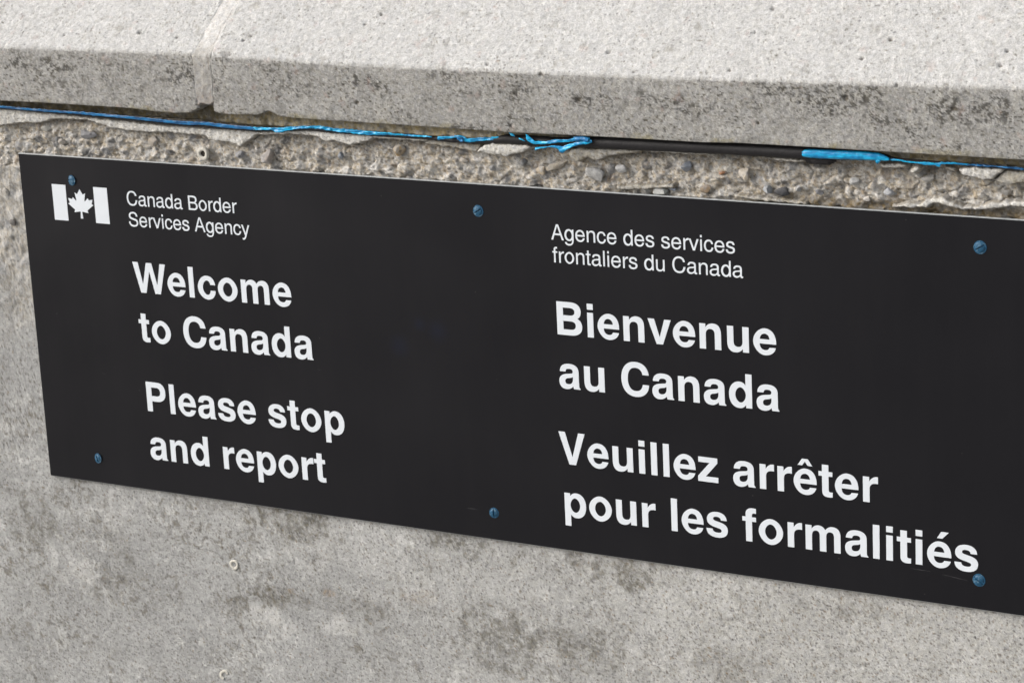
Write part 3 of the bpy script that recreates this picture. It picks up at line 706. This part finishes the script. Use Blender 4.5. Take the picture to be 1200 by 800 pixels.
ribbon([(1134, 192.2, 194), (1150, 193, 194.8), (1175, 195, 196.4), (1190, 196, 198.5), (1205, 197.7, 199.7), (1700, 237.5, 240)], M_blue_dk, seed=12)

# ------------------------------------------------------------------ plastic wall plugs left in old holes
M_plug = plain('white_plastic_plug', (0.56, 0.54, 0.48), rough=0.7, vary=0.15, scale=400)
M_hole = plain('dark_hole', (0.03, 0.025, 0.02), rough=0.9)
def plug(u, v, z, ro, label, arc=1.0):
    x, y = at(u, v, z); V = []; F = []; n = 28
    sec = [(ro, 3.0), (ro, 0.3), (ro * 0.93, 0), (ro * 0.60, 0), (ro * 0.48, 0.5), (ro * 0.45, 7.0)]
    for i in range(n + (arc < 1)):
        a = 2 * math.pi * i / n * arc + 1.9
        w = 1 + 0.07 * math.sin(3 * a + u)
        for (r_, dz) in sec: V.append(tuple(W(x + r_ * w * math.cos(a), y + r_ * w * math.sin(a), z + dz)))
    m_ = len(sec); nn = n if arc == 1 else n
    for i in range(nn):
        j = (i + 1) % n if arc == 1 else i + 1
        for k in range(m_ - 1): F.append((i * m_ + k, j * m_ + k, j * m_ + k + 1, i * m_ + k + 1))
    t_ = empty('wall_plug', W(x, y, z))
    tag(t_, label, 'wall plug', 'old plastic plugs in the wall')
    mesh_obj('collar', V, F, M_plug, t_, smooth=True)
    hx = [tuple(W(x + ro * .5 * math.cos(2 * math.pi * i / 16), y + ro * .5 * math.sin(2 * math.pi * i / 16), z + 1.6)) for i in range(16)]
    mesh_obj('hole', hx, [tuple(range(16))], M_hole, t_)
    return t_
plug(237, 180.5, 0.6, 5.6, 'round white plastic plug in the broken concrete above the sign')
plug(274, 661.5, 2.45, 4.8, 'small round white plastic plug in the smooth wall below the sign')
plug(263, 791, 2.5, 5.4, 'half buried broken plug rim at the bottom edge of the photo', arc=0.62)

# ------------------------------------------------------------------ the sign
SW, SH = 958.4, 305.0
sign = empty('black_sign', W(SW / 2, SH / 2, 3))
tag(sign, 'long black bilingual welcome sign with white lettering and six blue screws on the concrete wall', 'sign')
m, nt, b = new_mat('black_sign_face'); L = nt.links.new
geo = node(nt, 'ShaderNodeNewGeometry')
n1 = node(nt, 'ShaderNodeTexNoise', Scale=9.0, Detail=4.0); L(geo.outputs['Position'], n1.inputs['Vector'])
n2 = node(nt, 'ShaderNodeTexNoise', Scale=900.0, Detail=2.0); L(geo.outputs['Position'], n2.inputs['Vector'])
mr = node(nt, 'ShaderNodeMapRange'); mr.inputs['From Min'].default_value = 0.3; mr.inputs['From Max'].default_value = 0.7
mr.inputs['To Min'].default_value = 0.31; mr.inputs['To Max'].default_value = 0.41; L(n1.outputs['Fac'], mr.inputs['Value']); L(mr.outputs[0], b.inputs['Roughness'])
cr = node(nt, 'ShaderNodeMix', data_type='RGBA'); cr.inputs['A'].default_value = (0.0022, 0.0022, 0.0036, 1); cr.inputs['B'].default_value = (0.004, 0.004, 0.0058, 1)
L(n2.outputs['Fac'], cr.inputs['Factor'])
# faint bluish smudge where something was wiped off
acc = None
for (u, v, rad) in ((513, 388, 12), (492, 380, 8), (468, 405, 12)):
    x, y = at(u, v, 0)
    vd = node(nt, 'ShaderNodeVectorMath', operation='DISTANCE'); vd.inputs[1].default_value = tuple(W(x, y, 0)); L(geo.outputs['Position'], vd.inputs[0])
    q = node(nt, 'ShaderNodeMapRange'); q.inputs['From Min'].default_value = rad / 1000; q.inputs['From Max'].default_value = 0.0; L(vd.outputs['Value'], q.inputs['Value'])
    if acc is None: acc = q.outputs[0]
    else:
        a_ = node(nt, 'ShaderNodeMath', operation='MAXIMUM'); L(acc, a_.inputs[0]); L(q.outputs[0], a_.inputs[1]); acc = a_.outputs[0]
sc_ = node(nt, 'ShaderNodeMath', operation='MULTIPLY'); sc_.inputs[1].default_value = 0.8; L(acc, sc_.inputs[0])
cs = node(nt, 'ShaderNodeMix', data_type='RGBA'); cs.inputs['B'].default_value = (0.004, 0.006, 0.016, 1)
L(sc_.outputs[0], cs.inputs['Factor']); L(cr.outputs['Result'], cs.inputs['A'])
# thin dust film drawn into faint runs
mpd = node(nt, 'ShaderNodeMapping'); mpd.inputs['Scale'].default_value = (60.0, 1.0, 7.0); L(geo.outputs['Position'], mpd.inputs['Vector'])
nd = node(nt, 'ShaderNodeTexNoise', Scale=1.0, Detail=5.0, Roughness=0.6); L(mpd.outputs[0], nd.inputs['Vector'])
qd = node(nt, 'ShaderNodeMapRange'); qd.inputs['From Min'].default_value = 0.45; qd.inputs['From Max'].default_value = 0.8; qd.inputs['To Max'].default_value = 0.035; L(nd.outputs['Fac'], qd.inputs['Value'])
cdu = node(nt, 'ShaderNodeMix', data_type='RGBA'); cdu.inputs['B'].default_value = (0.05, 0.048, 0.05, 1); L(qd.outputs[0], cdu.inputs['Factor']); L(cs.outputs['Result'], cdu.inputs['A'])
# sparse dust specks
vo = node(nt, 'ShaderNodeTexVoronoi', Scale=70.0); L(geo.outputs['Position'], vo.inputs['Vector'])
sp = node(nt, 'ShaderNodeSeparateColor'); L(vo.outputs['Color'], sp.inputs[0])
k1 = node(nt, 'ShaderNodeMath', operation='GREATER_THAN'); k1.inputs[1].default_value = 0.86; L(sp.outputs[0], k1.inputs[0])
k2 = node(nt, 'ShaderNodeMath', operation='LESS_THAN'); k2.inputs[1].default_value = 0.045; L(vo.outputs['Distance'], k2.inputs[0])
k3 = node(nt, 'ShaderNodeMath', operation='MULTIPLY'); L(k1.outputs[0], k3.inputs[0]); L(k2.outputs[0], k3.inputs[1])
k4 = node(nt, 'ShaderNodeMath', operation='MULTIPLY'); k4.inputs[1].default_value = 0.35; L(k3.outputs[0], k4.inputs[0])
cd = node(nt, 'ShaderNodeMix', data_type='RGBA'); cd.inputs['B'].default_value = (0.09, 0.085, 0.08, 1)
L(k4.outputs[0], cd.inputs['Factor']); L(cdu.outputs['Result'], cd.inputs['A']); L(cd.outputs['Result'], b.inputs['Base Color'])
bp = node(nt, 'ShaderNodeBump', Strength=0.07, Distance=0.0005); L(n2.outputs['Fac'], bp.inputs['Height']); L(bp.outputs[0], b.inputs['Normal'])
b.inputs['Specular IOR Level'].default_value = 0.37
b.inputs['Specular Tint'].default_value = (0.93, 0.93, 1.0, 1)
M_face = m
M_edge = plain('sign_edge', (0.34, 0.36, 0.37), rough=0.4, vary=0.2, scale=200)
def slab():
    c = 0.6; T = 2.6
    fr = [(c, c), (SW - c, c), (SW - c, SH - c), (c, SH - c)]; ou = [(0, 0), (SW, 0), (SW, SH), (0, SH)]
    V = [tuple(W(x, y, 0)) for x, y in fr] + [tuple(W(x, y, c)) for x, y in ou] + [tuple(W(x, y, T)) for x, y in ou]
    F = [(3, 2, 1, 0)]
    for k in range(4):
        j = (k + 1) % 4; F.append((k, j, 4 + j, 4 + k)); F.append((4 + k, 4 + j, 8 + j, 8 + k))
    F.append((8, 9, 10, 11))
    o = mesh_obj('panel', V, F, M_face, sign); o.data.materials.append(M_edge)
    for i, p in enumerate(o.data.polygons):
        if i > 0: p.material_index = 1
    bm = bmesh.new(); bm.from_mesh(o.data); bmesh.ops.recalc_face_normals(bm, faces=bm.faces); bm.to_mesh(o.data); bm.free()
slab()

# lettering: outlines in 1/1000 em.  M/L points, C cubic, H curve leaving level and arriving upright, V the reverse
GB = {
'o': ('M34 266 V306 546 H578 266 V306 -14 H34 266', 'M177 266 V306 430 H435 266 V306 102 H177 266'),
'c': ('M524 338 C514 466 428 546 294 546 H34 262 V294 -14 C428 -14 512 66 524 202 L388 202 C378 138 348 98 294 98 H176 264 V294 434 C348 434 380 402 388 338',),
'e': ('M528 225 L166 225 C168 140 212 92 285 92 C332 92 364 112 378 150 L518 150 C490 46 404 -14 282 -14 H23 266 V278 546 C440 546 532 430 528 225', 'M384 318 L170 318 C178 390 216 436 278 436 C338 436 376 394 384 318'),
'l': ('M69 0 L209 0 L209 718 L69 718',),
'i': ('M69 0 L209 0 L209 532 L69 532', 'M69 598 L209 598 L209 725 L69 725'),
'n': ('M65 0 L205 0 L205 300 C205 384 244 428 308 428 C372 428 406 392 406 318 L406 0 L546 0 L546 336 C546 478 480 546 364 546 C292 546 236 514 200 454 L199 532 L65 532',),
'm': ('M64 0 L204 0 L204 310 C204 386 238 430 294 430 C350 430 375 398 375 326 L375 0 L515 0 L515 318 C515 390 548 430 604 430 C660 430 686 398 686 330 L686 0 L826 0 L826 358 C826 480 766 546 656 546 C588 546 534 518 494 460 C466 516 416 546 350 546 C286 546 232 514 197 458 L197 532 L64 532',),
'u': ('M545 532 L405 532 L405 224 C405 144 368 104 304 104 C240 104 206 138 206 214 L206 532 L66 532 L66 196 C66 54 134 -14 246 -14 C318 -14 374 16 411 74 L411 0 L545 0',),
'r': ('M64 0 L204 0 L204 276 C204 362 250 404 340 404 C356 404 370 403 384 400 L384 543 C378 545 372 546 364 546 C292 546 238 508 198 436 L197 532 L64 532',),
't': ('M85 676 L225 676 L225 532 L309 532 L309 437 L225 437 L225 154 C225 112 238 102 276 102 C288 102 298 103 309 105 L309 1 C288 -4 262 -6 236 -6 C132 -6 85 30 85 116 L85 437 L10 437 L10 532 L85 532',),
'f': ('M85 0 L225 0 L225 437 L316 437 L316 532 L225 532 L225 566 C225 604 242 620 274 620 C290 620 304 619 318 616 L318 722 C292 726 266 727 240 727 C138 727 85 680 85 588 L85 532 L10 532 L10 437 L85 437',),
'd': ('M545 718 L405 718 L405 468 C376 520 328 546 264 546 C130 546 34 436 34 264 C34 96 128 -14 262 -14 C328 -14 380 14 411 66 L411 0 L545 0', 'M174 266 V291 430 H408 268 V291 104 H174 266'),
'p': ('M62 532 L62 -207 L202 -207 L202 58 C238 10 288 -14 346 -14 C484 -14 578 94 578 268 C578 434 486 546 350 546 C284 546 232 518 198 466 L198 532', 'M203 266 V318 430 H434 266 V318 104 H203 266'),
'v': ('M13 532 L163 532 L281 148 L395 532 L543 532 L352 0 L206 0',),
'z': ('M34 532 L466 532 L466 424 L196 114 L480 114 L480 0 L20 0 L20 112 L288 418 L34 418',),
's': ('M500 372 C492 484 410 546 276 546 C136 546 46 480 46 372 C46 284 104 240 226 212 L312 192 C356 182 376 168 376 140 C376 108 342 92 282 92 C214 92 178 118 170 168 L30 168 C36 50 122 -14 280 -14 C430 -14 519 50 519 162 C519 252 460 298 346 324 L256 344 C208 355 188 368 188 394 C188 424 216 442 272 442 C330 442 360 420 366 372',),
'a': ('M527 0 L527 18 C504 30 497 50 497 92 L495 384 C494 490 414 546 274 546 C130 546 54 486 48 370 L184 370 C190 418 218 438 276 438 C332 438 358 418 358 380 C358 348 338 336 284 330 L220 322 C90 306 29 256 29 154 C29 50 94 -14 196 -14 C262 -14 316 10 360 60 C361 36 366 16 374 0', 'M358 270 L358 226 C358 144 314 96 240 96 C196 96 170 118 170 160 C170 202 192 222 246 232 L290 240 C324 246 344 256 358 270'),
'C': ('M684 470 C668 640 550 737 372 737 C172 737 44 592 44 359 C44 126 174 -19 372 -19 C552 -19 672 82 684 256 L538 256 C526 160 466 106 372 106 C258 106 194 200 194 359 C194 518 258 612 374 612 C466 612 526 562 538 470',),
'P': ('M76 0 L226 0 L226 252 L390 252 C540 252 627 338 627 482 C627 634 542 718 396 718 L76 718', 'M226 380 L358 380 C440 380 477 414 477 486 C477 558 440 590 358 590 L226 590'),
'B': ('M76 718 L76 0 L412 0 C574 0 669 74 669 200 C669 282 630 344 562 372 C618 402 646 452 646 526 C646 650 560 718 410 718', 'M226 430 L380 430 C458 430 500 458 500 512 C500 566 460 595 384 595 L226 595', 'M226 123 L388 123 C474 123 519 154 519 216 C519 276 476 307 388 307 L226 307'),
'V': ('M19 718 L175 718 L336 170 L494 718 L648 718 L414 0 L256 0',),
'W': ('M5 718 L159 718 L266 198 L394 718 L551 718 L676 202 L785 718 L939 718 L754 0 L598 0 L472 530 L344 0 L190 0',),
'^': ('M214 750 L342 750 L438 611 L338 611 L278 694 L218 611 L118 611',),
"'": ('M318 750 L476 750 L342 611 L232 611',),
}
GRG = {
'o': ('M35 262 V278 538 H521 262 V278 -14 H35 262', 'M124 262 V278 462 H432 262 V278 62 H124 262'),
'c': ('M466 346 C452 470 378 538 262 538 C122 538 30 430 30 259 C30 94 120 -15 260 -15 C384 -15 464 62 477 192 L393 192 C380 108 334 62 262 62 C170 62 117 136 117 259 C117 386 172 461 264 461 C332 461 374 420 382 346',),
'e': ('M516 234 L128 234 C130 126 184 62 284 62 C356 62 402 98 420 166 L508 166 C484 50 404 -15 280 -15 C132 -15 40 90 40 259 C40 426 134 538 280 538 C432 538 518 426 516 234', 'M430 306 L130 306 C138 400 196 461 279 461 C364 461 424 400 430 306'),
'a': ('M530 0 L530 62 C524 61 518 60 512 60 C486 60 474 76 474 104 L474 392 C474 488 406 538 282 538 C150 538 78 486 74 376 L158 376 C162 434 200 462 280 462 C352 462 388 436 388 388 L388 368 C388 336 370 324 304 316 C186 302 154 296 122 282 C66 258 36 212 36 152 C36 50 104 -15 214 -15 C282 -15 338 10 392 64 C396 12 428 -13 474 -13 C492 -13 508 -9 530 0', 'M388 262 L388 170 C388 110 316 60 232 60 C162 60 126 92 126 154 C126 214 162 240 258 250 C324 256 362 256 388 262'),
'd': ('M499 718 L415 718 L415 452 C382 506 328 538 260 538 C128 538 35 424 35 256 C35 92 126 -15 264 -15 C332 -15 384 14 422 70 L422 0 L499 0', 'M124 260 V274 460 H413 262 V274 64 H124 260'),
'n': ('M70 0 L154 0 L154 289 C154 396 206 464 290 464 C366 464 408 424 408 346 L408 0 L491 0 L491 378 C491 480 424 538 316 538 C240 538 190 508 147 436 L147 523 L70 523',),
'r': ('M77 0 L161 0 L161 271 C162 396 214 450 332 450 L332 536 C322 537 316 538 308 538 C244 538 196 504 154 430 L154 523 L77 523',),
's': ('M446 378 C444 480 376 538 256 538 C134 538 54 478 54 380 C54 302 94 264 214 235 L290 217 C348 203 372 182 372 144 C372 94 326 62 252 62 C174 62 132 94 122 162 L34 162 C38 42 108 -15 246 -15 C378 -15 464 52 464 154 C464 234 420 274 316 299 L236 318 C168 334 141 352 141 388 C141 434 182 461 250 461 C318 461 354 434 358 378',),
't': ('M257 523 L171 523 L171 669 L88 669 L88 523 L17 523 L17 455 L88 455 L88 74 C88 22 122 -7 184 -7 C204 -7 224 -5 250 0 L250 70 C240 67 228 66 214 66 C180 66 171 75 171 110 L171 455 L257 455',),
'u': ('M489 0 L489 523 L406 523 L406 228 C406 122 354 60 270 60 C190 60 152 96 152 170 L152 523 L68 523 L68 138 C68 44 136 -15 246 -15 C326 -15 376 12 414 74 L414 0',),
'v': ('M102 523 L253 103 L396 523 L490 523 L298 0 L204 0 L10 523',),
'y': ('M395 523 L249 112 L107 523 L12 523 L206 2 C190 -50 170 -136 98 -136 C76 -136 62 -133 48 -128 L48 -205 C68 -212 86 -214 108 -214 C176 -214 224 -180 256 -92 L488 523',),
'i': ('M67 0 L150 0 L150 523 L67 523', 'M67 614 L150 614 L150 718 L67 718'),
'l': ('M67 0 L150 0 L150 718 L67 718',),
'f': ('M262 523 L171 523 L171 590 C171 632 190 652 226 652 C240 652 248 652 262 650 L262 724 C246 727 234 728 218 728 C136 728 88 684 88 606 L88 523 L14 523 L14 455 L88 455 L88 0 L171 0 L171 455 L262 455',),
'g': ('M422 523 L499 523 L499 82 C499 -118 424 -220 258 -220 C136 -220 56 -166 48 -70 L133 -70 C144 -122 188 -150 262 -150 C370 -150 415 -96 415 22 L415 52 C376 4 332 -15 272 -15 C134 -15 40 94 40 256 C40 424 132 538 266 538 C330 538 384 508 422 450', 'M128 262 V272 461 H413 262 V272 62 H128 262'),
'A': ('M14 0 L110 0 L182 218 L484 218 L556 0 L654 0 L390 718 L284 718', 'M210 296 L333 638 L456 296'),
'B': ('M79 718 L79 0 L396 0 C536 0 627 80 627 200 C627 288 586 348 500 378 C562 408 594 460 594 532 C594 650 516 718 378 718', 'M171 410 L356 410 C448 410 502 444 502 524 C502 602 450 637 356 637 L171 637', 'M171 81 L388 81 C484 81 535 124 535 205 C535 288 484 329 388 329 L171 329'),
'C': ('M662 495 C634 654 542 737 378 737 C174 737 48 594 48 356 C48 124 172 -19 374 -19 C552 -19 660 78 681 273 L585 273 C566 132 496 62 374 62 C228 62 140 172 140 358 C140 544 230 656 378 656 C488 656 552 600 568 495',),
'S': ('M596 508 C594 652 502 737 335 737 C174 737 74 654 74 524 C74 436 120 382 214 357 L394 309 C486 285 528 248 528 190 C528 110 458 62 344 62 C206 62 140 132 139 238 L52 238 C54 72 158 -19 338 -19 C508 -19 620 66 620 202 C620 296 568 356 472 382 L296 430 C200 456 165 484 165 534 C165 606 226 656 330 656 C438 656 506 604 508 508',),
}
WB = dict(W=944, e=556, l=278, c=556, o=611, m=889, t=333, C=722, a=556, n=611, d=611, P=667, s=556, p=611, r=389, B=722, i=278, v=556, u=611, V=667, z=500, f=333)
WR = dict(C=722, a=556, n=556, d=556, B=667, o=556, r=333, e=556, S=667, v=500, i=222, c=500, s=500, A=667, g=556, y=500, f=278, t=278, l=222, u=556)
def parse(s):
    tok = s.replace('M', ' M ').replace('L', ' L ').replace('C', ' C ').replace('H', ' H ').replace('V', ' V ').split()
    pts = []; i = 0; N = 9; K = 0.56
    def cub(a, b1, b2, c_):
        for k in range(1, N + 1):
            t = k / N; q = 1 - t
            pts.append(tuple(q ** 3 * a[j] + 3 * q * q * t * b1[j] + 3 * q * t * t * b2[j] + t ** 3 * c_[j] for j in (0, 1)))
    while i < len(tok):
        c_ = tok[i]; g_ = lambda k: (float(tok[i + k]), float(tok[i + k + 1]))
        if c_ in 'ML': pts.append(g_(1)); i += 3
        elif c_ == 'C': cub(pts[-1], g_(1), g_(3), g_(5)); i += 7
        elif c_ == 'H':
            a = pts[-1]; e_ = g_(1); cub(a, (a[0] + K * (e_[0] - a[0]), a[1]), (e_[0], e_[1] + (1 - K) * (a[1] - e_[1])), e_); i += 3
        elif c_ == 'V':
            a = pts[-1]; e_ = g_(1); cub(a, (a[0], a[1] + K * (e_[1] - a[1])), (e_[0] + (1 - K) * (a[0] - e_[0]), e_[1]), e_); i += 3
    out = []
    for p in pts:
        if not out or math.hypot(p[0] - out[-1][0], p[1] - out[-1][1]) > 0.5: out.append(p)
    if math.hypot(out[0][0] - out[-1][0], out[0][1] - out[-1][1]) < 0.5: out.pop()
    return out

def area(p): return sum(p[i][0] * p[(i + 1) % len(p)][1] - p[(i + 1) % len(p)][0] * p[i][1] for i in range(len(p))) / 2
def inside(pt, poly):
    c_ = False; x, y = pt
    for i in range(len(poly)):
        x1, y1 = poly[i]; x2, y2 = poly[(i + 1) % len(poly)]
        if (y1 > y) != (y2 > y) and x < (x2 - x1) * (y - y1) / (y2 - y1) + x1: c_ = not c_
    return c_
def solid(contours, V, F, z0, z1):
    """contours in mm (x, y down): flat raised shape from z1 (back) to z0 (front), with a hairline soft edge"""
    outs = []
    for c_ in contours:
        par = None
        for o_ in outs:
            if inside(c_[0], o_[0]): par = o_
        if par: par.append(c_)
        else: outs.append([c_])
    for grp in outs:
        tri = tessellate_polygon([[Vector((x, y, 0)) for x, y in c_] for c_ in grp])
        flat = [p for c_ in grp for p in c_]
        b0 = len(V)
        V.extend(tuple(W(x, y, z0)) for x, y in flat)
        for t in tri:
            a = [flat[k] for k in t]
            ar = (a[1][0] - a[0][0]) * (a[2][1] - a[0][1]) - (a[2][0] - a[0][0]) * (a[1][1] - a[0][1])
            t = tuple(t) if ar > 0 else tuple(t)[::-1]
            F.append(tuple(b0 + k for k in t))
        for c_ in grp:
            n = len(c_); s = len(V)
            V.extend(tuple(W(x, y, z0)) for x, y in c_); V.extend(tuple(W(x, y, z1)) for x, y in c_)
            for k in range(n): F.append((s + k, s + (k + 1) % n, s + n + (k + 1) % n, s + n + k))

M_white = plain('white_vinyl_lettering', (0.73, 0.775, 0.825), rough=0.45, vary=0.025, scale=60)
def text(s, x0, base, em, bold, label):
    GL, WD = (GB, WB) if bold else (GRG, WR); tr = 0.208 if bold else -0.096
    V, F = [], []; pen = x0
    for ch in s:
        if ch == ' ': pen += 0.278 * em + tr; continue
        key = {'ê': 'e', 'é': 'e'}.get(ch, ch)
        parts = list(GL[key])
        if ch == 'ê': parts += GB['^']
        if ch == 'é': parts += GB["'"]
        cs_ = [[(pen + x * em / 1000, base - y * em / 1000) for x, y in parse(p)] for p in parts]
        solid(cs_, V, F, -0.30, 0.0 + 0.05)
        pen += WD[key] * em / 1000 + tr
    o = mesh_obj('lettering', V, F, M_white, sign); o['label'] = label
EB, ES = 38.31, 17.686
text('Canada Border', 118.25, 40.26, ES, False, 'small white words Canada Border')
text('Services Agency', 118.39, 59.13, ES, False, 'small white words Services Agency')
text('Welcome', 118.6, 119.04, EB, True, 'bold white word Welcome')
text('to Canada', 119.6, 164.39, EB, True, 'bold white words to Canada')
text('Please stop', 118.72, 229.13, EB, True, 'bold white words Please stop')
text('and report', 119.27, 274.32, EB, True, 'bold white words and report')
text('Agence des services', 542.87, 41.59, ES, False, 'small white words Agence des services')
text('frontaliers du Canada', 543.32, 60.3, ES, False, 'small white words frontaliers du Canada')
text('Bienvenue', 542.15, 119.86, EB, True, 'bold white word Bienvenue')
text('au Canada', 543.7, 164.78, EB, True, 'bold white words au Canada')
text('Veuillez arrêter', 540.92, 229.6, EB, True, 'bold white words Veuillez arrêter')
text('pour les formalitiés', 542.3, 274.88, EB, True, 'bold white words pour les formalitiés')

# flag symbol: two bars and the maple leaf
for xa, xb_ in ((35.77, 51.24), (82.43, 97.64)):
    V, F = [], []; solid([[(xa, 26.29), (xb_, 26.29), (xb_, 58.87), (xa, 58.87)]], V, F, -0.3, 0.05)
    o = mesh_obj('flag_bar', V, F, M_white, sign)
half = [(190, 2030)]
def rel(dx, dy): half.append((half[-1][0] + dx, half[-1][1] + dy))
for dx, dy in ((-90, -863), (20, -62), (91, -36), (859, 151), (-116, -320), (0, -40), (20, -33), (941, -762), (-212, -99), (-32, -30), (-2, -49), (186, -572), (-542, 115), (-43, -6), (-30, -32), (-105, -247), (-423, 454), (-60, 15), (-51, -72), (204, -1052), (-327, 189), (-50, 8), (-41, -35)):
    rel(dx, dy)
half.append((0, -2000 - 15))
leaf = half + [(-x, y) for x, y in reversed(half[:-1])]
hx = max(abs(p[0]) for p in leaf); y0_, y1_ = min(p[1] for p in leaf), max(p[1] for p in leaf)
cx = (51.24 + 82.43) / 2; lw, lt, lb = 28.2, 29.2, 55.9
cont = [(cx + x / hx * lw / 2, lt + (y - y0_) / (y1_ - y0_) * (lb - lt)) for x, y in leaf]
V, F = [], []; solid([cont], V, F, -0.3, 0.05)
mesh_obj('maple_leaf', V, F, M_white, sign)

# scratches on the face
M_scr = plain('scratched_face', (0.028, 0.028, 0.032), rough=0.7)
for pts in ([(1067, 665.5), (1090, 669)], [(1104, 672.5), (1134, 680)], [(547, 595), (560, 596.5)], [(119, 436), (124, 439)], [(372, 602.3 - 170), (376, 434)]):
    a = np.array(at(*pts[0], 0)); b_ = np.array(at(*pts[1], 0)); dd = (b_ - a) / np.linalg.norm(b_ - a); nn = np.array([-dd[1], dd[0]]) * 0.22
    V = []
    for k in range(7):
        t = k / 6; p = a + (b_ - a) * t; w_ = math.sin(math.pi * (0.12 + 0.76 * t)) * (1 + .4 * math.sin(k * 2.3))
        V += [tuple(W(*(p + nn * w_), -0.02)), tuple(W(*(p - nn * w_), -0.02))]
    mesh_obj('scratch', V, [(2 * k, 2 * k + 1, 2 * k + 3, 2 * k + 2) for k in range(6)], M_scr, sign)

# screws: domed slotted heads painted blue
m, nt, b = new_mat('blue_painted_screw'); L = nt.links.new
geo = node(nt, 'ShaderNodeNewGeometry'); n1 = node(nt, 'ShaderNodeTexNoise', Scale=420.0, Detail=3.0); L(geo.outputs['Position'], n1.inputs['Vector'])
mx = node(nt, 'ShaderNodeMix', data_type='RGBA'); mx.inputs['A'].default_value = (0.016, 0.085, 0.165, 1); mx.inputs['B'].default_value = (0.13, 0.22, 0.29, 1)
q = node(nt, 'ShaderNodeMapRange'); q.inputs['From Min'].default_value = 0.52; q.inputs['From Max'].default_value = 0.74; L(n1.outputs['Fac'], q.inputs['Value']); L(q.outputs[0], mx.inputs['Factor'])
L(mx.outputs['Result'], b.inputs['Base Color']); b.inputs['Roughness'].default_value = 0.5; b.inputs['Metallic'].default_value = 0.0; b.inputs['Specular IOR Level'].default_value = 0.3
M_screw = m
def screw(x, y, ang, rad, tiltx, seed, flat):
    N = 44; V = []; idx = {}
    hs_ = np.linspace(-rad, rad, N)
    rings = 16; seg = 40; V.append(None); F = []
    def hgt(px, py):
        rr_ = math.hypot(px, py) / rad
        h = 0.5 + 1.15 * (1 - (rr_ / 0.8) ** 2) ** 0.6 if rr_ < 0.8 else 0.5
        h = min(h, 2.2 - flat)
        s_ = abs(px * math.sin(ang) - py * math.cos(ang))
        if rr_ < 0.8: h = min(h, 0.45 + max(0, (s_ - 0.5) / 0.12) * 1.5)
        if rr_ > 0.97: h = 0.1
        return h + tiltx * px * 0.08 + 0.06 * math.sin(px * 2 + seed) * math.sin(py * 2.3)
    n = 40
    for i in range(n + 1):
        for j in range(n + 1):
            a_ = 2 * i / n - 1; b__ = 2 * j / n - 1
            px = a_ * math.sqrt(1 - b__ * b__ / 2) * rad; py = b__ * math.sqrt(1 - a_ * a_ / 2) * rad
            V.append(tuple(W(x + px, y + py, -hgt(px, py))))
    V[0] = V[1]
    for i in range(n):
        for j in range(n):
            k = 1 + i * (n + 1) + j; F.append((k, k + 1, k + n + 2, k + n + 1))
    o = mesh_obj('screw', V, F, M_screw, sign, smooth=True)
    md = o.modifiers.new('edges', 'EDGE_SPLIT'); md.split_angle = math.radians(35)
    return o
for k, (x, y, a, rd, tl, lab) in enumerate([
    (58.9, 21.6, .1, 4.7, 2, 'blue screw head by the flag symbol'), (476.7, 22.6, -.6, 4.9, 0, 'blue slotted screw at the middle of the top edge'), (899.6, 22.6, -.55, 5.1, 0, 'blue slotted screw at the upper right'),
    (58.7, 281.1, 1.2, 4.7, 2, 'blue screw head at the lower left'), (476.9, 280.8, 1.5, 4.6, -1, 'worn blue screw head at the middle of the bottom edge'), (899.0, 280.9, .5, 5.1, 0, 'dull blue slotted screw under the last letter')]):
    o = screw(x, y, a, rd, tl, k, 0.25 * (k == 5)); o['label'] = lab
